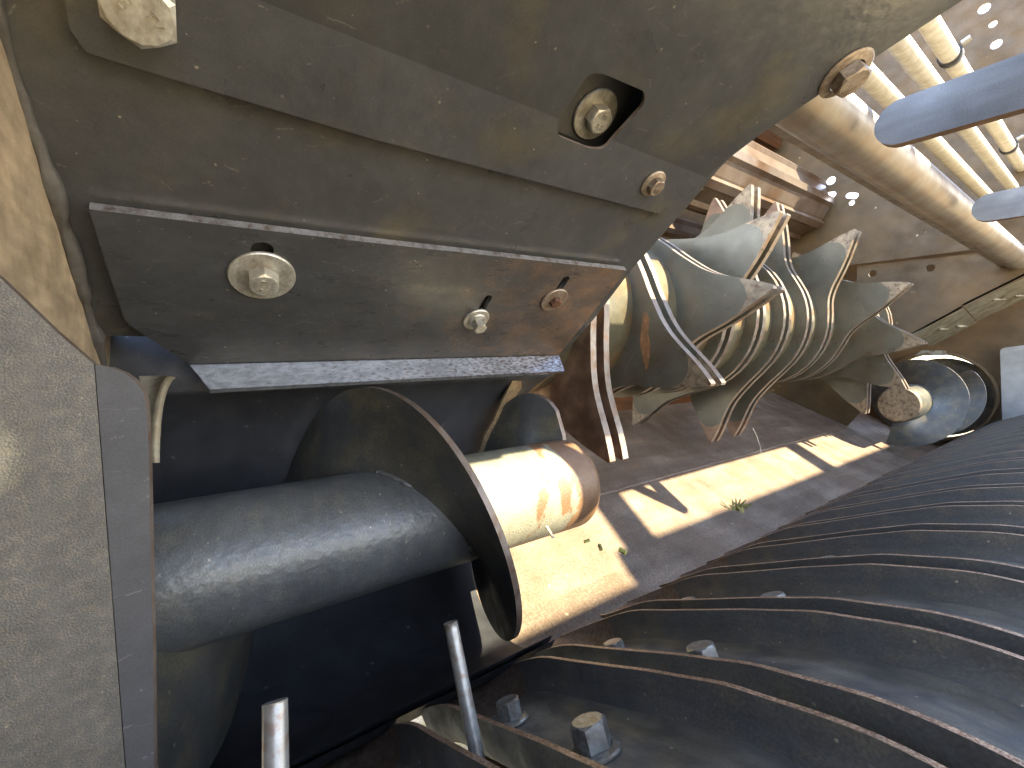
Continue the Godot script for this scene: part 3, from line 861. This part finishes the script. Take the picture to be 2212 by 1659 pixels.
	quad(bs2, b3, b2, b2 + Vector3(0.05, 0, 0), b3 + Vector3(0.05, 0, 0))
	single("small_bracket", finish([bs2]), [M.grey], "small pale bracket on top of the far auger collar", "bracket")
	# rear wall closing the chamber
	var rw := PackedVector2Array([Vector2(-0.2, -0.5), Vector2(2.02, -0.5), Vector2(2.02, 1.3), Vector2(-0.2, 1.3)])
	single("rear_wall", plate(rw, [], 0.006, Transform3D(Basis(), Vector3(0, 0, -1.22)), 1.0), [M.brown, M.edge], "dark brown rear wall of the chamber behind the rollers", "wall")

func ribbed_roller(c: Vector2, r: float, x0: float, x1: float, ribs: int, ph: float, m: Material, label: String) -> void:
	var o := thing("ribbed_roller", label, "roller", Vector3(x0, c.x, c.y))
	var s := st_new(false)
	var pr := []
	for k in ribs:
		for q in [[0.0, 0.88], [0.5, 0.90], [0.62, 1.0], [0.86, 1.0], [0.93, 0.88]]:
			var a: float = ph + TAU * (k + q[0]) / ribs
			pr.append(Vector2(sin(a), cos(a)) * r * q[1])
	for i in pr.size():
		var a: Vector2 = pr[i]
		var b: Vector2 = pr[(i + 1) % pr.size()]
		quad(s, Vector3(x0, c.x + a.x, c.y + a.y), Vector3(x1, c.x + a.x, c.y + a.y), Vector3(x1, c.x + b.x, c.y + b.y), Vector3(x0, c.x + b.x, c.y + b.y), Vector2(0, i * 0.1), Vector2(2, i * 0.1), Vector2(2, i * 0.1 + 0.1), Vector2(0, i * 0.1 + 0.1))
		for x in [x0, x1]:
			vert(s, Vector3(x, c.x, c.y), Vector2.ZERO); vert(s, Vector3(x, c.x + a.x, c.y + a.y), a); vert(s, Vector3(x, c.x + b.x, c.y + b.y), b)
	part("shell", finish([s]), o, [m])

func make_rear() -> void:
	ribbed_roller(Vector2(0.475, -0.70), 0.105, 0.2, 1.69, 8, 0.2, M.shiny, "shiny ribbed roller running across behind the rotor tips")
	ribbed_roller(Vector2(0.78, -0.86), 0.12, 0.2, 1.69, 10, 0.1, M.brown, "brown ribbed roller above the shiny roller")
	ribbed_roller(Vector2(0.36, -1.02), 0.12, 0.2, 1.69, 10, 0.35, M.shiny, "rusty ribbed roller low behind the rotor")
	# knife bank: tan sheet with triangular teeth behind the rotor
	var o := thing("knife_sheet", "tan sheet with pointed knife teeth behind the rotor tube", "knife bank", Vector3(0.6, 0.16, -0.86))
	var f := Transform3D(Basis(Vector3(1, 0, 0), Vector3(0, 0.94, 0.34), Vector3(0, -0.34, 0.94)), Vector3(0, 0.10, -0.90))
	part("sheet", plate(PackedVector2Array([Vector2(0.2, -0.1), Vector2(1.68, -0.1), Vector2(1.68, 0.14), Vector2(0.2, 0.14)]), [], 0.005, f, 2.0), o, [M.pan_edge, M.edge])
	for k in 14:
		var x := 0.36 + 0.0947 * k
		var kf := Transform3D(Basis(Vector3(0, 0, 1), Vector3(0, 1, 0), Vector3(-1, 0, 0)), Vector3(x, 0.10, -0.88))
		part("knife", plate(PackedVector2Array([Vector2(-0.02, -0.1), Vector2(0.12, -0.06), Vector2(0.06, 0.10), Vector2(-0.02, 0.08)]), [], 0.005, kf, 2.0), o, [M.rotor, M.edge])

func make_press() -> void:
	# press roller
	var r := thing("press_roller", "thick worn brown press roller slanting across above the rotor", "roller", Vector3(0.3, ROLL.x, ROLL.y))
	var s := st_new(true)
	lathe_x(s, ROLL, [[0.30, 0.0], [0.30, 0.0255], [2.25, 0.0255]], 48, 2.0, 1.0)
	part("tube", finish([s]), r, [M.roller])
	s = st_new(false)
	# fin along the lower side
	var d := Vector2(-0.35, -0.94)
	var t := Vector2(0.94, -0.35)
	var q0 := ROLL + d * 0.024 + t * 0.004; var q1 := ROLL + d * 0.034 + t * 0.003; var q2 := ROLL + d * 0.034 - t * 0.001; var q3 := ROLL + d * 0.024 - t * 0.006
	var lq := [q0, q1, q2, q3]
	for i in 4:
		var a: Vector2 = lq[i]; var b: Vector2 = lq[(i + 1) % 4]
		quad(s, Vector3(0.3, a.x, a.y), Vector3(2.25, a.x, a.y), Vector3(2.25, b.x, b.y), Vector3(0.3, b.x, b.y), Vector2(0.6, i * 0.1), Vector2(4.5, i * 0.1), Vector2(4.5, i * 0.1 + 0.1), Vector2(0.6, i * 0.1 + 0.1))
	part("rib", finish([s]), r, [M.roller])
	# carrier bracket near the hood bolt
	s = st_new(true)
	rod(s, [Vector3(0.475, ROLL.x + 0.012, ROLL.y + 0.004), Vector3(0.475, ROLL.x + 0.05, ROLL.y - 0.012), Vector3(0.475, ROLL.x + 0.09, ROLL.y - 0.03)], 0.012, 14)
	part("carrier", finish([s]), r, [M.zinc_dull])
	# cream tubes
	var defs := [[57.4, 0.44, 0.0118, "cream scuffed tube nearest to the press roller"], [62.6, 0.46, 0.0118, "cream scuffed tube between the two others above the press roller"], [66.4, 0.50, 0.0118, "cream scuffed tube with black clamps, beside the side plate"]]
	for k in 3:
		var g: Array = defs[k]
		var a := deg_to_rad(g[0])
		var c: Vector2 = Vector2(sin(a), -cos(a)) * g[1]
		var o := thing("cream_tube", g[3], "tube", Vector3(0.4, c.x, c.y))
		s = st_new(true)
		lathe_x(s, c, [[0.4, 0.0], [0.4, g[2]], [2.0, g[2]]], 32, 2.4, 1.0)
		part("tube", finish([s]), o, [M.cream])
		if k == 2:
			for x in [0.985, 1.53]:
				s = st_new(true)
				lathe_x(s, c, [[x - 0.006, g[2]], [x - 0.006, g[2] + 0.003], [x + 0.006, g[2] + 0.003], [x + 0.006, g[2]]], 32)
				part("clamp", finish([s]), o, [M.black])
				s = st_new(false)
				rod(s, [Vector3(x, c.x + 0.012, c.y + 0.012), Vector3(x, c.x + 0.016, c.y + 0.022)], 0.005, 8)
				part("clamp_screw", finish([s]), o, [M.zinc])
	# press fingers: rounded flat bars with their beam overhead
	var fk := [[0.520, "larger blue grey press finger with a rounded end, below the cream tubes"], [0.936, "smaller blue grey press finger with a rounded end, farther along the roller"]]
	for g in fk:
		var o := thing("press_finger", g[1], "finger", Vector3(g[0], 0.2, -0.1))
		var fo := PackedVector2Array()
		for k in 13:
			var a := PI / 2 + PI * k / 12.0
			fo.append(Vector2(-0.135 + cos(a) * 0.0195, 0.2025 + sin(a) * 0.0195))
		fo.append(Vector2(0.02, 0.181)); fo.append(Vector2(0.05, 0.20)); fo.append(Vector2(0.06, 0.33)); fo.append(Vector2(0.02, 0.33)); fo.append(Vector2(0.01, 0.225))
		part("bar", plate(fo, [], 0.011, Transform3D(Basis(Vector3(0, 0, 1), Vector3(0, 1, 0), Vector3(-1, 0, 0)), Vector3(g[0], 0, 0)), 2.0), o, [M.fork, M.tip_brown])  # blue grey face, brown edge: sky and ground reflections put into the colours
	var bm := st_new(true)
	lathe_x(bm, Vector2(0.373, 0.045), [[-0.1, 0.0], [-0.1, 0.047], [2.3, 0.047], [2.3, 0.0]], 40, 2.0, 1.0)  # unseen; placed and sized for its shade on rotor and roller
	single("press_beam", finish([bm]), [M.fork], "round beam overhead that carries the press fingers", "beam")
	# unseen sheet added over the pickup to cast the shade on the stripper bands
	var gy := 0.9
	var wg := PackedVector2Array([Vector2(-0.4, 0.0), Vector2(0.78, 0.0), Vector2(0.79, 0.07), Vector2(1.08, 0.07), Vector2(1.09, 0.0), Vector2(3.6, 0.0), Vector2(3.6, 0.62), Vector2(-0.4, 0.62)])
	var wo := thing("added_shade_sheet", "unseen wide flat sheet added above the pickup to cast shade, with flat arms", "shade caster", Vector3(1.0, gy, gy))
	part("sheet", plate(wg, [], 0.004, Transform3D(Basis(Vector3(1, 0, 0), Vector3(0, 0, 1), Vector3(0, -1, 0)), Vector3(0, gy, gy - 0.1216)), 1.0), wo, [M.fork, M.edge])
	for ax in [1.135, 1.86]:  # added to break up the sun patches on the floor
		var ga := PackedVector2Array([Vector2(ax, gy - 0.44), Vector2(ax + 0.07, gy - 0.44), Vector2(ax + 0.05, gy - 0.1), Vector2(ax - 0.02, gy - 0.1)])
		part("shade_arm", plate(ga, [], 0.005, Transform3D(Basis(Vector3(1, 0, 0), Vector3(0, 0, 1), Vector3(0, -1, 0)), Vector3(0, gy + 0.006, 0)), 1.0), wo, [M.fork, M.edge])
	var wf := Transform3D(Basis(Vector3(1, 0, 0), Vector3(0, 0, 1), Vector3(0, -1, 0)), Vector3(0, gy - 0.012, 0))
	part("shade_rail", plate(PackedVector2Array([Vector2(0.7, gy - 0.385), Vector2(2.7, gy - 0.385), Vector2(2.7, gy - 0.37), Vector2(0.7, gy - 0.37)]), [], 0.004, wf, 1.0), wo, [M.fork, M.edge])  # unseen strip added to hold the shade tabs
	for tb in [[0.872, 0.892], [0.93, 0.965], [1.012, 1.036], [1.10, 1.53]]:  # added pieces that cast shade bars on the press roller
		part("shade_tab", plate(PackedVector2Array([Vector2(tb[0], gy - 0.466), Vector2(tb[1], gy - 0.466), Vector2(tb[1], gy - 0.383), Vector2(tb[0], gy - 0.383)]), [], 0.004, wf, 1.0), wo, [M.fork, M.edge])
	var hc := Vector2(-0.050 + 0.5 * (gy + 0.035), -0.205 + (gy + 0.035)) 
	var gb := PackedVector2Array([Vector2(0.2, gy - 0.95), Vector2(0.19 + 0.5 * (gy + 0.12), gy - 0.95), Vector2(0.19 + 0.5 * (gy + 0.12), gy - 0.115), Vector2(0.2, gy - 0.115)])  # unseen panel added to block sun from the near auger
	var gh := PackedVector2Array([hc + Vector2(-0.04, -0.012), hc + Vector2(-0.012, -0.012), hc + Vector2(0.0, 0.0), hc + Vector2(-0.012, 0.014), hc + Vector2(-0.04, 0.014)])  # hole shaped to let a sun spot fall on the folded plate
	part("bracket", plate(gb, [gh], 0.004, Transform3D(Basis(Vector3(1, 0, 0), Vector3(0, 0, 1), Vector3(0, -1, 0)), Vector3(0, gy - 0.006, 0)), 1.0), wo, [M.fork, M.edge])

func stripper_mesh(width: float) -> Dictionary:
	# flange line of the band in (y, z), from the pointed tip forward over the drum
	var top := [[-0.2765, -0.303], [-0.250, -0.270], [-0.222, -0.234], [-0.204, -0.200], [-0.188, -0.169], [-0.174, -0.142], [-0.163, -0.119], [-0.154, -0.100], [-0.148, -0.082], [-0.139, -0.053], [-0.1355, -0.031], [-0.135, -0.010], [-0.137, 0.015], [-0.142, 0.045], [-0.152, 0.08], [-0.167, 0.115], [-0.19, 0.15], [-0.225, 0.185], [-0.27, 0.21], [-0.33, 0.225]]
	var P := []
	for i in top.size():
		P.append(Vector2(top[i][0], top[i][1]))
	# refine
	var Q := []
	for i in P.size() - 1:
		var p0: Vector2 = P[max(i - 1, 0)]; var p3: Vector2 = P[min(i + 2, P.size() - 1)]
		for k in 3: Q.append(P[i].cubic_interpolate(P[i + 1], p0, p3, k / 3.0))
	Q.append(P[P.size() - 1])
	var rows := []
	var rows2 := []
	var uvs := []
	var tops := []
	var web_c := []
	var len := 0.0
	for i in Q.size():
		var d: Vector2 = (Q[min(i + 1, Q.size() - 1)] - Q[max(i - 1, 0)]).normalized()
		var nrm := Vector2(d.y, -d.x)   # (y, z): up and to the rear
		if i > 0: len += Q[i].distance_to(Q[i - 1])
		var grow: float = clamp(len / 0.055, 0.0, 1.0)
		grow = grow * grow * (3.0 - 2.0 * grow)
		var h: float = 0.0015 + 0.0205 * grow
		var wt: float = lerp(0.55, 1.0, clamp(len / 0.035, 0.0, 1.0))
		var base: Vector2 = Q[i] - nrm * h
		var cs := [[0.0, h], [0.0, h * 0.55], [0.001, h * 0.3], [0.0035, h * 0.11], [0.009, 0.0], [width / 2, -0.0005], [width - 0.009, 0.0], [width - 0.0035, h * 0.11], [width - 0.001, h * 0.3], [width, h * 0.55], [width, h]]
		var row := []
		var row2 := []
		var uv := []
		for j in cs.size():
			var x: float = width / 2 + (cs[j][0] - width / 2) * wt
			var q: Vector2 = base + nrm * cs[j][1]
			row.append(Vector3(x, q.x, q.y))
			var off := Vector3(0, -nrm.x, -nrm.y) * 0.003
			if j < 3: off = Vector3(-0.003, 0, 0)
			if j > 7: off = Vector3(0.003, 0, 0)
			if j == 3: off = Vector3(-0.002, -nrm.x * 0.002, -nrm.y * 0.002)
			if j == 7: off = Vector3(0.002, -nrm.x * 0.002, -nrm.y * 0.002)
			row2.append(row[j] + off)
			uv.append(Vector2(len * 3.0, cs[j][0] * 6.0 + cs[j][1] * 3.0))
		rows.append(row); rows2.append(row2); uvs.append(uv)
		web_c.append([base, nrm, d])
	var s := st_new(true)
	var s2 := st_new(true)
	sheet(s2, rows2, uvs)
	var s3 := st_new(true)
	for seg in [[0, 3, s2], [3, 7, s], [7, 10, s2]]:
		for span in [[0, 5], [4, rows.size()]]:
			var ra := []
			var ua := []
			for i in range(span[0], span[1]):
				ra.append(rows[i].slice(seg[0], seg[1] + 1))
				ua.append(uvs[i].slice(seg[0], seg[1] + 1))
			sheet(s3 if span[0] == 0 else seg[2], ra, ua)
	var e := st_new(false)
	for i in rows.size() - 1:
		for j in [0, 10]:
			quad(e, rows[i][j], rows2[i][j], rows2[i + 1][j], rows[i + 1][j])
	for i in [0, rows.size() - 1]:
		for j in 10: quad(e, rows[i][j], rows2[i][j], rows2[i][j + 1], rows[i][j + 1])
	return {mesh = finish([s, s2, e, s3]), web = web_c}

func make_strippers() -> void:
	var width := 0.0715
	var d := stripper_mesh(width)
	var rng := RandomNumberGenerator.new()
	rng.seed = 3
	var proto: Node3D = null
	for k in 21:
		var x := 0.1165 + 0.0977 * (k - 1)
		if k == 0:
			var o := thing("stripper_band", "dusty curved stripper band without bolt heads, between the two thin tines", "stripper band", Vector3(x, 0, 0), "stripper bands of the pickup")
			part("channel", d.mesh, o, [M.band_dust_lit, M.strip, M.strip_edge, M.strip_tip], false)
			continue
		if proto == null:
			proto = thing("stripper_band", "curved dark stripper band with two hex bolts, beside the free standing tine", "stripper band", Vector3(x, 0, 0), "stripper bands of the pickup")
			part("channel", d.mesh, proto, [M.band_dust_lit, M.strip, M.strip_edge, M.strip_tip], false)
			for q in [[7, 0.0145], [14, 0.0168]]:
				var w: Array = d.web[q[0]]
				var c: Vector2 = w[0]
				var n: Vector2 = w[1]
				var tt: Vector2 = w[2]
				var f := Transform3D(Basis(Vector3(1, 0, 0), Vector3(0, -tt.x, -tt.y), Vector3(0, n.x, n.y)), Vector3(width * 0.46, c.x, c.y))
				var before := proto.get_child_count()
				bolt(proto, f, q[1], q[1] * 0.72, q[1] * 0.78, 0.0, 0.3 + q[0], [M.bolt_blue, M.bolt_blue])
				for i in range(before, proto.get_child_count()): (proto.get_child(i) as Node3D).position = Vector3.ZERO
			continue
		var c2 := proto.duplicate() as Node3D
		c2.name = numbered("stripper_band")
		add_child(c2)
		c2.position = Vector3(x, rng.randf_range(-0.001, 0.001), rng.randf_range(-0.0015, 0.0015))
		if k == 2: c2.set_meta("label", "curved stripper band whose bolt heads show behind its rusty edge, second from the tine")
		else: c2.set_meta("label", "curved dark stripper band in the row toward the far wall")
	# drum core under the bands, keeps light from below out
	var s := st_new(true)
	lathe_x(s, Vector2(-0.36, 0.02), [[-0.05, 0.0], [-0.05, 0.17], [2.0, 0.17], [2.0, 0.0]], 40, 2.0, 2.0)
	single("pickup_drum", finish([s]), [M.strip], "dark pickup drum inside the stripper bands", "drum")
	# tines
	s = st_new(true)
	var t0 := Vector3(0.1, -0.143, -0.198)
	var b0 := Vector3(0.1, -0.2015, -0.169)
	rod(s, [t0, t0.lerp(b0, 0.05), t0.lerp(b0, 0.5), b0, b0 + (b0 - t0) * 0.8], 0.0036, 20)
	single("pickup_tine", finish([s]), [M.rod], "thin round steel tine standing up before the dark pan, rusty cut end", "tine")
	s = st_new(true)
	var p1 := on_z(594, 1515, -0.150)
	var p2 := on_z(596, 1700, -0.139)
	rod(s, [p1, p1.lerp(p2, 0.04), p1.lerp(p2, 0.5), p2, p2 + (p2 - p1)], 0.0037, 20)
	single("pickup_tine", finish([s]), [M.rod], "short blurred steel tine stub in front of the auger's foot", "tine")

func make_left() -> void:
	# side frame: plane x = -0.075, tan
	var fx := Transform3D(Basis(Vector3(0, 0, -1), Vector3(0, 1, 0), Vector3(1, 0, 0)), Vector3(-0.060, 0, 0))
	var sd := PackedVector2Array([Vector2(0.235, -0.40), Vector2(0.60, -0.40), Vector2(0.60, 0.02), Vector2(0.43, 0.02), Vector2(0.10, 0.30), Vector2(0.05, 0.26), Vector2(0.1, 0.05), Vector2(0.235, -0.05)])
	var o := thing("machine_frame", "tan frame plate with rough grey weld where it meets the hood", "frame", Vector3(-0.075, 0.0, -0.3))
	part("plate", plate(sd, [], 0.008, fx, 2.0), o, [M.tan, M.edge])
	# grey weld along the seam with the liner sheet
	var ss := st_new(true)
	var rows := []
	var uvs := []
	var nf := FastNoiseLite.new()
	nf.seed = 4
	nf.frequency = 14.0
	for i in 70:
		var t := i / 69.0
		var ln: float = lerp(0.40, -0.03, t)
		var c := hood_frame(-0.009) * Vector3(-0.060, ln, 0)
		var big: float = 0.22 + 0.40 * clamp(nf.get_noise_1d(ln) * 2.0 + 0.4, 0.0, 1.0)
		var r := []
		var u := []
		for j in 9:
			var a := PI / 2 * j / 8.0
			var bulge: float = 1.0 + 0.5 * sin(a * 2.0) * big + nf.get_noise_2d(ln * 3.0, j * 0.04) * 0.25
			r.append(c + Vector3(0.009 * big * cos(a) * bulge, 0, 0) + Vector3(0, -C40, S40) * (0.011 * big * sin(a) * bulge))
			u.append(Vector2(t * 3, j * 0.2))
		rows.append(r); uvs.append(u)
	sheet(ss, rows, uvs)
	part("weld_seam", finish([ss]), o, [M.weld])
	# trough end wall
	var ew := PackedVector2Array([Vector2(0.225, -0.42), Vector2(0.64, -0.42), Vector2(0.64, 0.0), Vector2(0.47, -0.03), Vector2(0.27, -0.045), Vector2(0.225, -0.06)])
	var fe := fx; fe.origin.x = -0.048
	single("trough_end", plate(ew, [], 0.006, fe, 2.0), [M.pan, M.edge], "dark end wall of the auger trough behind the folded plate", "end wall")
	var sh := PackedVector2Array([Vector2(-0.5, -0.68), Vector2(0.24, -0.68), Vector2(0.24, 0.0), Vector2(0.05, 0.25), Vector2(-0.5, 0.25)])  # panel added to keep light from the left off the bands
	var fs := fx; fs.origin.x = -0.14
	single("side_light_block", plate(sh, [], 0.006, fs, 2.0), [M.wall, M.edge], "unseen panel added at the end of the pickup to block light from the left", "shield")
	# near folded plate, close to the lens
	var n := thing("folded_plate", "dusty folded steel plate with a clean blue grey band and rusty edge", "plate", Vector3(-0.05, -0.1, -0.2))
	var f := st_new(false)
	var zc := -0.205
	var fa := PackedVector2Array()
	var xf := on_z(203, 787, zc).x
	for p in [[-160, 470], [0, 600], [120, 715], [203, 787], [203, 1800], [-160, 1800]]:
		var q := on_z(p[0], p[1], zc); fa.append(Vector2(q.x if p[0] < 200 else xf, q.y))
	part("dusty_face", plate(fa, [], 0.006, Transform3D(Basis(), Vector3(0, 0, zc)), 2.0), n, [M.near_dust, M.edge])
	var ba := PackedVector2Array()
	var c0 := on_z(203, 787, zc)
	var bb := Basis(Vector3(0, 1, 0), deg_to_rad(-14.0))
	var fb := Transform3D(bb, Vector3(c0.x, 0, zc))
	for p in [[203, 788], [240, 794], [270, 806], [292, 822], [308, 845], [316, 875], [320, 930], [322, 1000], [326, 1200], [331, 1420], [334, 1800], [206, 1800], [203, 1200]]:
		# pixel onto the turned plane of the band
		var q := ray(p[0], p[1])
		var nn := bb * Vector3(0, 0, 1)
		var pt := q * (nn.dot(fb.origin) / nn.dot(q))
		var l := fb.affine_inverse() * pt
		ba.append(Vector2(max(l.x, 0.0003), l.y))
	part("clean_band", plate(ba, [], 0.003, fb, 2.0), n, [M.near_band, M.edge])
	# curved guard lip behind the band
	var gl := thing("guard_lip", "small grey curved guard lip at the top of the auger trough", "guard", Vector3(-0.02, -0.05, -0.26))
	var gs := st_new(true)
	var gr := []
	var gu := []
	var gr2 := []
	for i in 10:
		var t := i / 9.0
		var px: float = lerp(362.0, 326.0, 1.0 - pow(1.0 - t, 2.2))
		var py: float = lerp(812.0, 1000.0, pow(t, 1.5))
		var a := on_z(px, py, -0.262)
		var b := on_z(lerp(300.0, 322.0, t), lerp(812.0, 1000.0, pow(t, 1.2)), -0.232)
		gr.append([a, b]); gu.append([Vector2(t, 0), Vector2(t, 1)])
		gr2.append([a, a + Vector3(0.0, -0.001, -0.003) + Vector3(0.003, 0.0, 0)])
	sheet(gs, gr, gu)
	sheet(gs, gr2, gu)
	part("lip", finish([gs]), gl, [M.grey])
	var bs := st_new(true)
	var bc := on_z(338, 920, -0.30)
	lathe_local(bs, Transform3D(Basis(Vector3(0, 0, -1), Vector3(0, 1, 0), Vector3(1, 0, 0)), bc - Vector3(0.012, 0, 0)), [[0.016, 0.0], [0.014, 0.010], [0.006, 0.0135], [0.0, 0.0138]], 20)
	part("boss", finish([bs]), gl, [M.rusty])

func make_bits() -> void:
	var rng := RandomNumberGenerator.new()
	rng.seed = 21
	# string hanging from a rotor tip
	var s := st_new(true)
	var pts := []
	for p in [[1626, 925, 0.60], [1634, 940, 0.60], [1642, 965, 0.59], [1644, 982, 0.588], [1650, 988, 0.586], [1662, 1000, 0.575]]:
		var q := ray(p[0], p[1])
		pts.append(q * (p[2] / Vector2(q.y, q.z).length()))
	rod(s, pts, 0.0012, 8)
	single("baler_twine", finish([s]), [M.string], "thin pale string hanging from a rotor tip to the floor", "string")
	# grass tuft on the floor
	var c := floor_at(1597, 1105)
	var g := st_new(false)
	for i in 26:
		var a := rng.randf() * TAU
		var l := rng.randf_range(0.003, 0.009)
		var b := c + Vector3(rng.randfn() * 0.004, 0.001, rng.randfn() * 0.004)
		var e := b + Vector3(cos(a) * l, rng.randf_range(0.001, 0.006), sin(a) * l)
		var w := Vector3(-sin(a), 0, cos(a)) * 0.0009
		quad(g, b - w, b + w, e + w * 0.3, e - w * 0.3)
		quad(g, b - w + Vector3(0, 0.0004, 0), b + w + Vector3(0, 0.0004, 0), e + w * 0.3 + Vector3(0, 0.0004, 0), e - w * 0.3 + Vector3(0, 0.0004, 0))
	single("grass_tuft", finish([g]), [M.grass], "small tuft of cut grass lying on the sunlit feed floor", "grass")
	for p in [[1262, 1175, "single chip of chaff on the floor below the auger's end"], [1298, 1192, "single chip of chaff at the middle of the small sun patch"], [1352, 1200, "single chip of chaff near the tip of the small sun patch"], [1195, 1165, "short straw stalk leaning under the auger's rusty end"]]:
		var q := floor_at(p[0], p[1])
		var b := st_new(false)
		var d := Vector3(rng.randf_range(-1, 1), 0.25, rng.randf_range(-1, 1)).normalized() * (0.004 if p[0] > 1200 else 0.012)
		rod(b, [q + Vector3(0, 0.0015, 0), q + Vector3(0, 0.0015, 0) + d], 0.0013, 6)
		single("chaff_chip", finish([b]), [M.grass if p[0] > 1200 else M.string], p[2], "chaff")
func floor_at(px: float, py: float) -> Vector3:
	var q := ray(px, py)
	# plane through the crease and the front of the floor
	var n := Vector3(0, 0.926, -0.372).normalized()
	return q * (n.dot(Vector3(0, -0.262, -0.525)) / n.dot(q))

func _ready() -> void:
	# --- camera, sky, sun, exposure
	var cam := Camera3D.new()
	cam.name = "camera"
	cam.fov = 82.3
	cam.near = 0.01
	cam.far = 4000.0
	cam.transform = Transform3D(Basis(CR, CU, -CF), Vector3.ZERO)
	add_child(cam)
	cam.current = true
	var we := WorldEnvironment.new()
	we.name = "environment"
	var env := Environment.new()
	var sky := Sky.new()
	var sm := ProceduralSkyMaterial.new()
	sm.sky_top_color = Color(0.45, 0.53, 0.66)
	sm.sky_horizon_color = Color(0.88, 0.86, 0.80)
	sm.sky_curve = 0.15
	sm.ground_bottom_color = Color(0.45, 0.40, 0.30)
	sm.ground_horizon_color = Color(0.6, 0.58, 0.5)
	sm.sky_energy_multiplier = 1.2
	sm.sun_angle_max = 1.0
	sky.sky_material = sm
	env.sky = sky
	env.background_mode = Environment.BG_SKY
	env.ambient_light_source = Environment.AMBIENT_SOURCE_SKY
	env.tonemap_mode = Environment.TONE_MAPPER_LINEAR
	env.tonemap_exposure = 12.5
	env.sdfgi_enabled = true
	env.ssao_enabled = true
	env.ssil_enabled = true
	we.environment = env
	add_child(we)
	var sun := DirectionalLight3D.new()
	sun.name = "sun"
	sun.light_color = Color(1.0, 0.94, 0.80)
	sun.light_energy = 0.95
	sun.light_angular_distance = 0.5
	sun.shadow_enabled = true
	add_child(sun)
	var to_sun := Vector3(0.5, 1.0, 1.0).normalized()
	sun.look_at_from_position(Vector3.ZERO, -to_sun, Vector3.UP)
	# --- ground and structure
	make_materials()
	var gp := PlaneMesh.new()
	gp.size = Vector2(800, 800)
	var g := MeshInstance3D.new()
	g.name = "ground"
	g.mesh = gp
	gp.material = M.ground
	g.position = Vector3(0, -0.72, 0)
	g.set_meta("kind", "structure")
	add_child(g)
	make_floor_and_walls()
	make_rear()
	make_left()
	make_hood()
	make_pan()
	make_rotor()
	make_augers()
	make_press()
	make_strippers()
	make_bits()
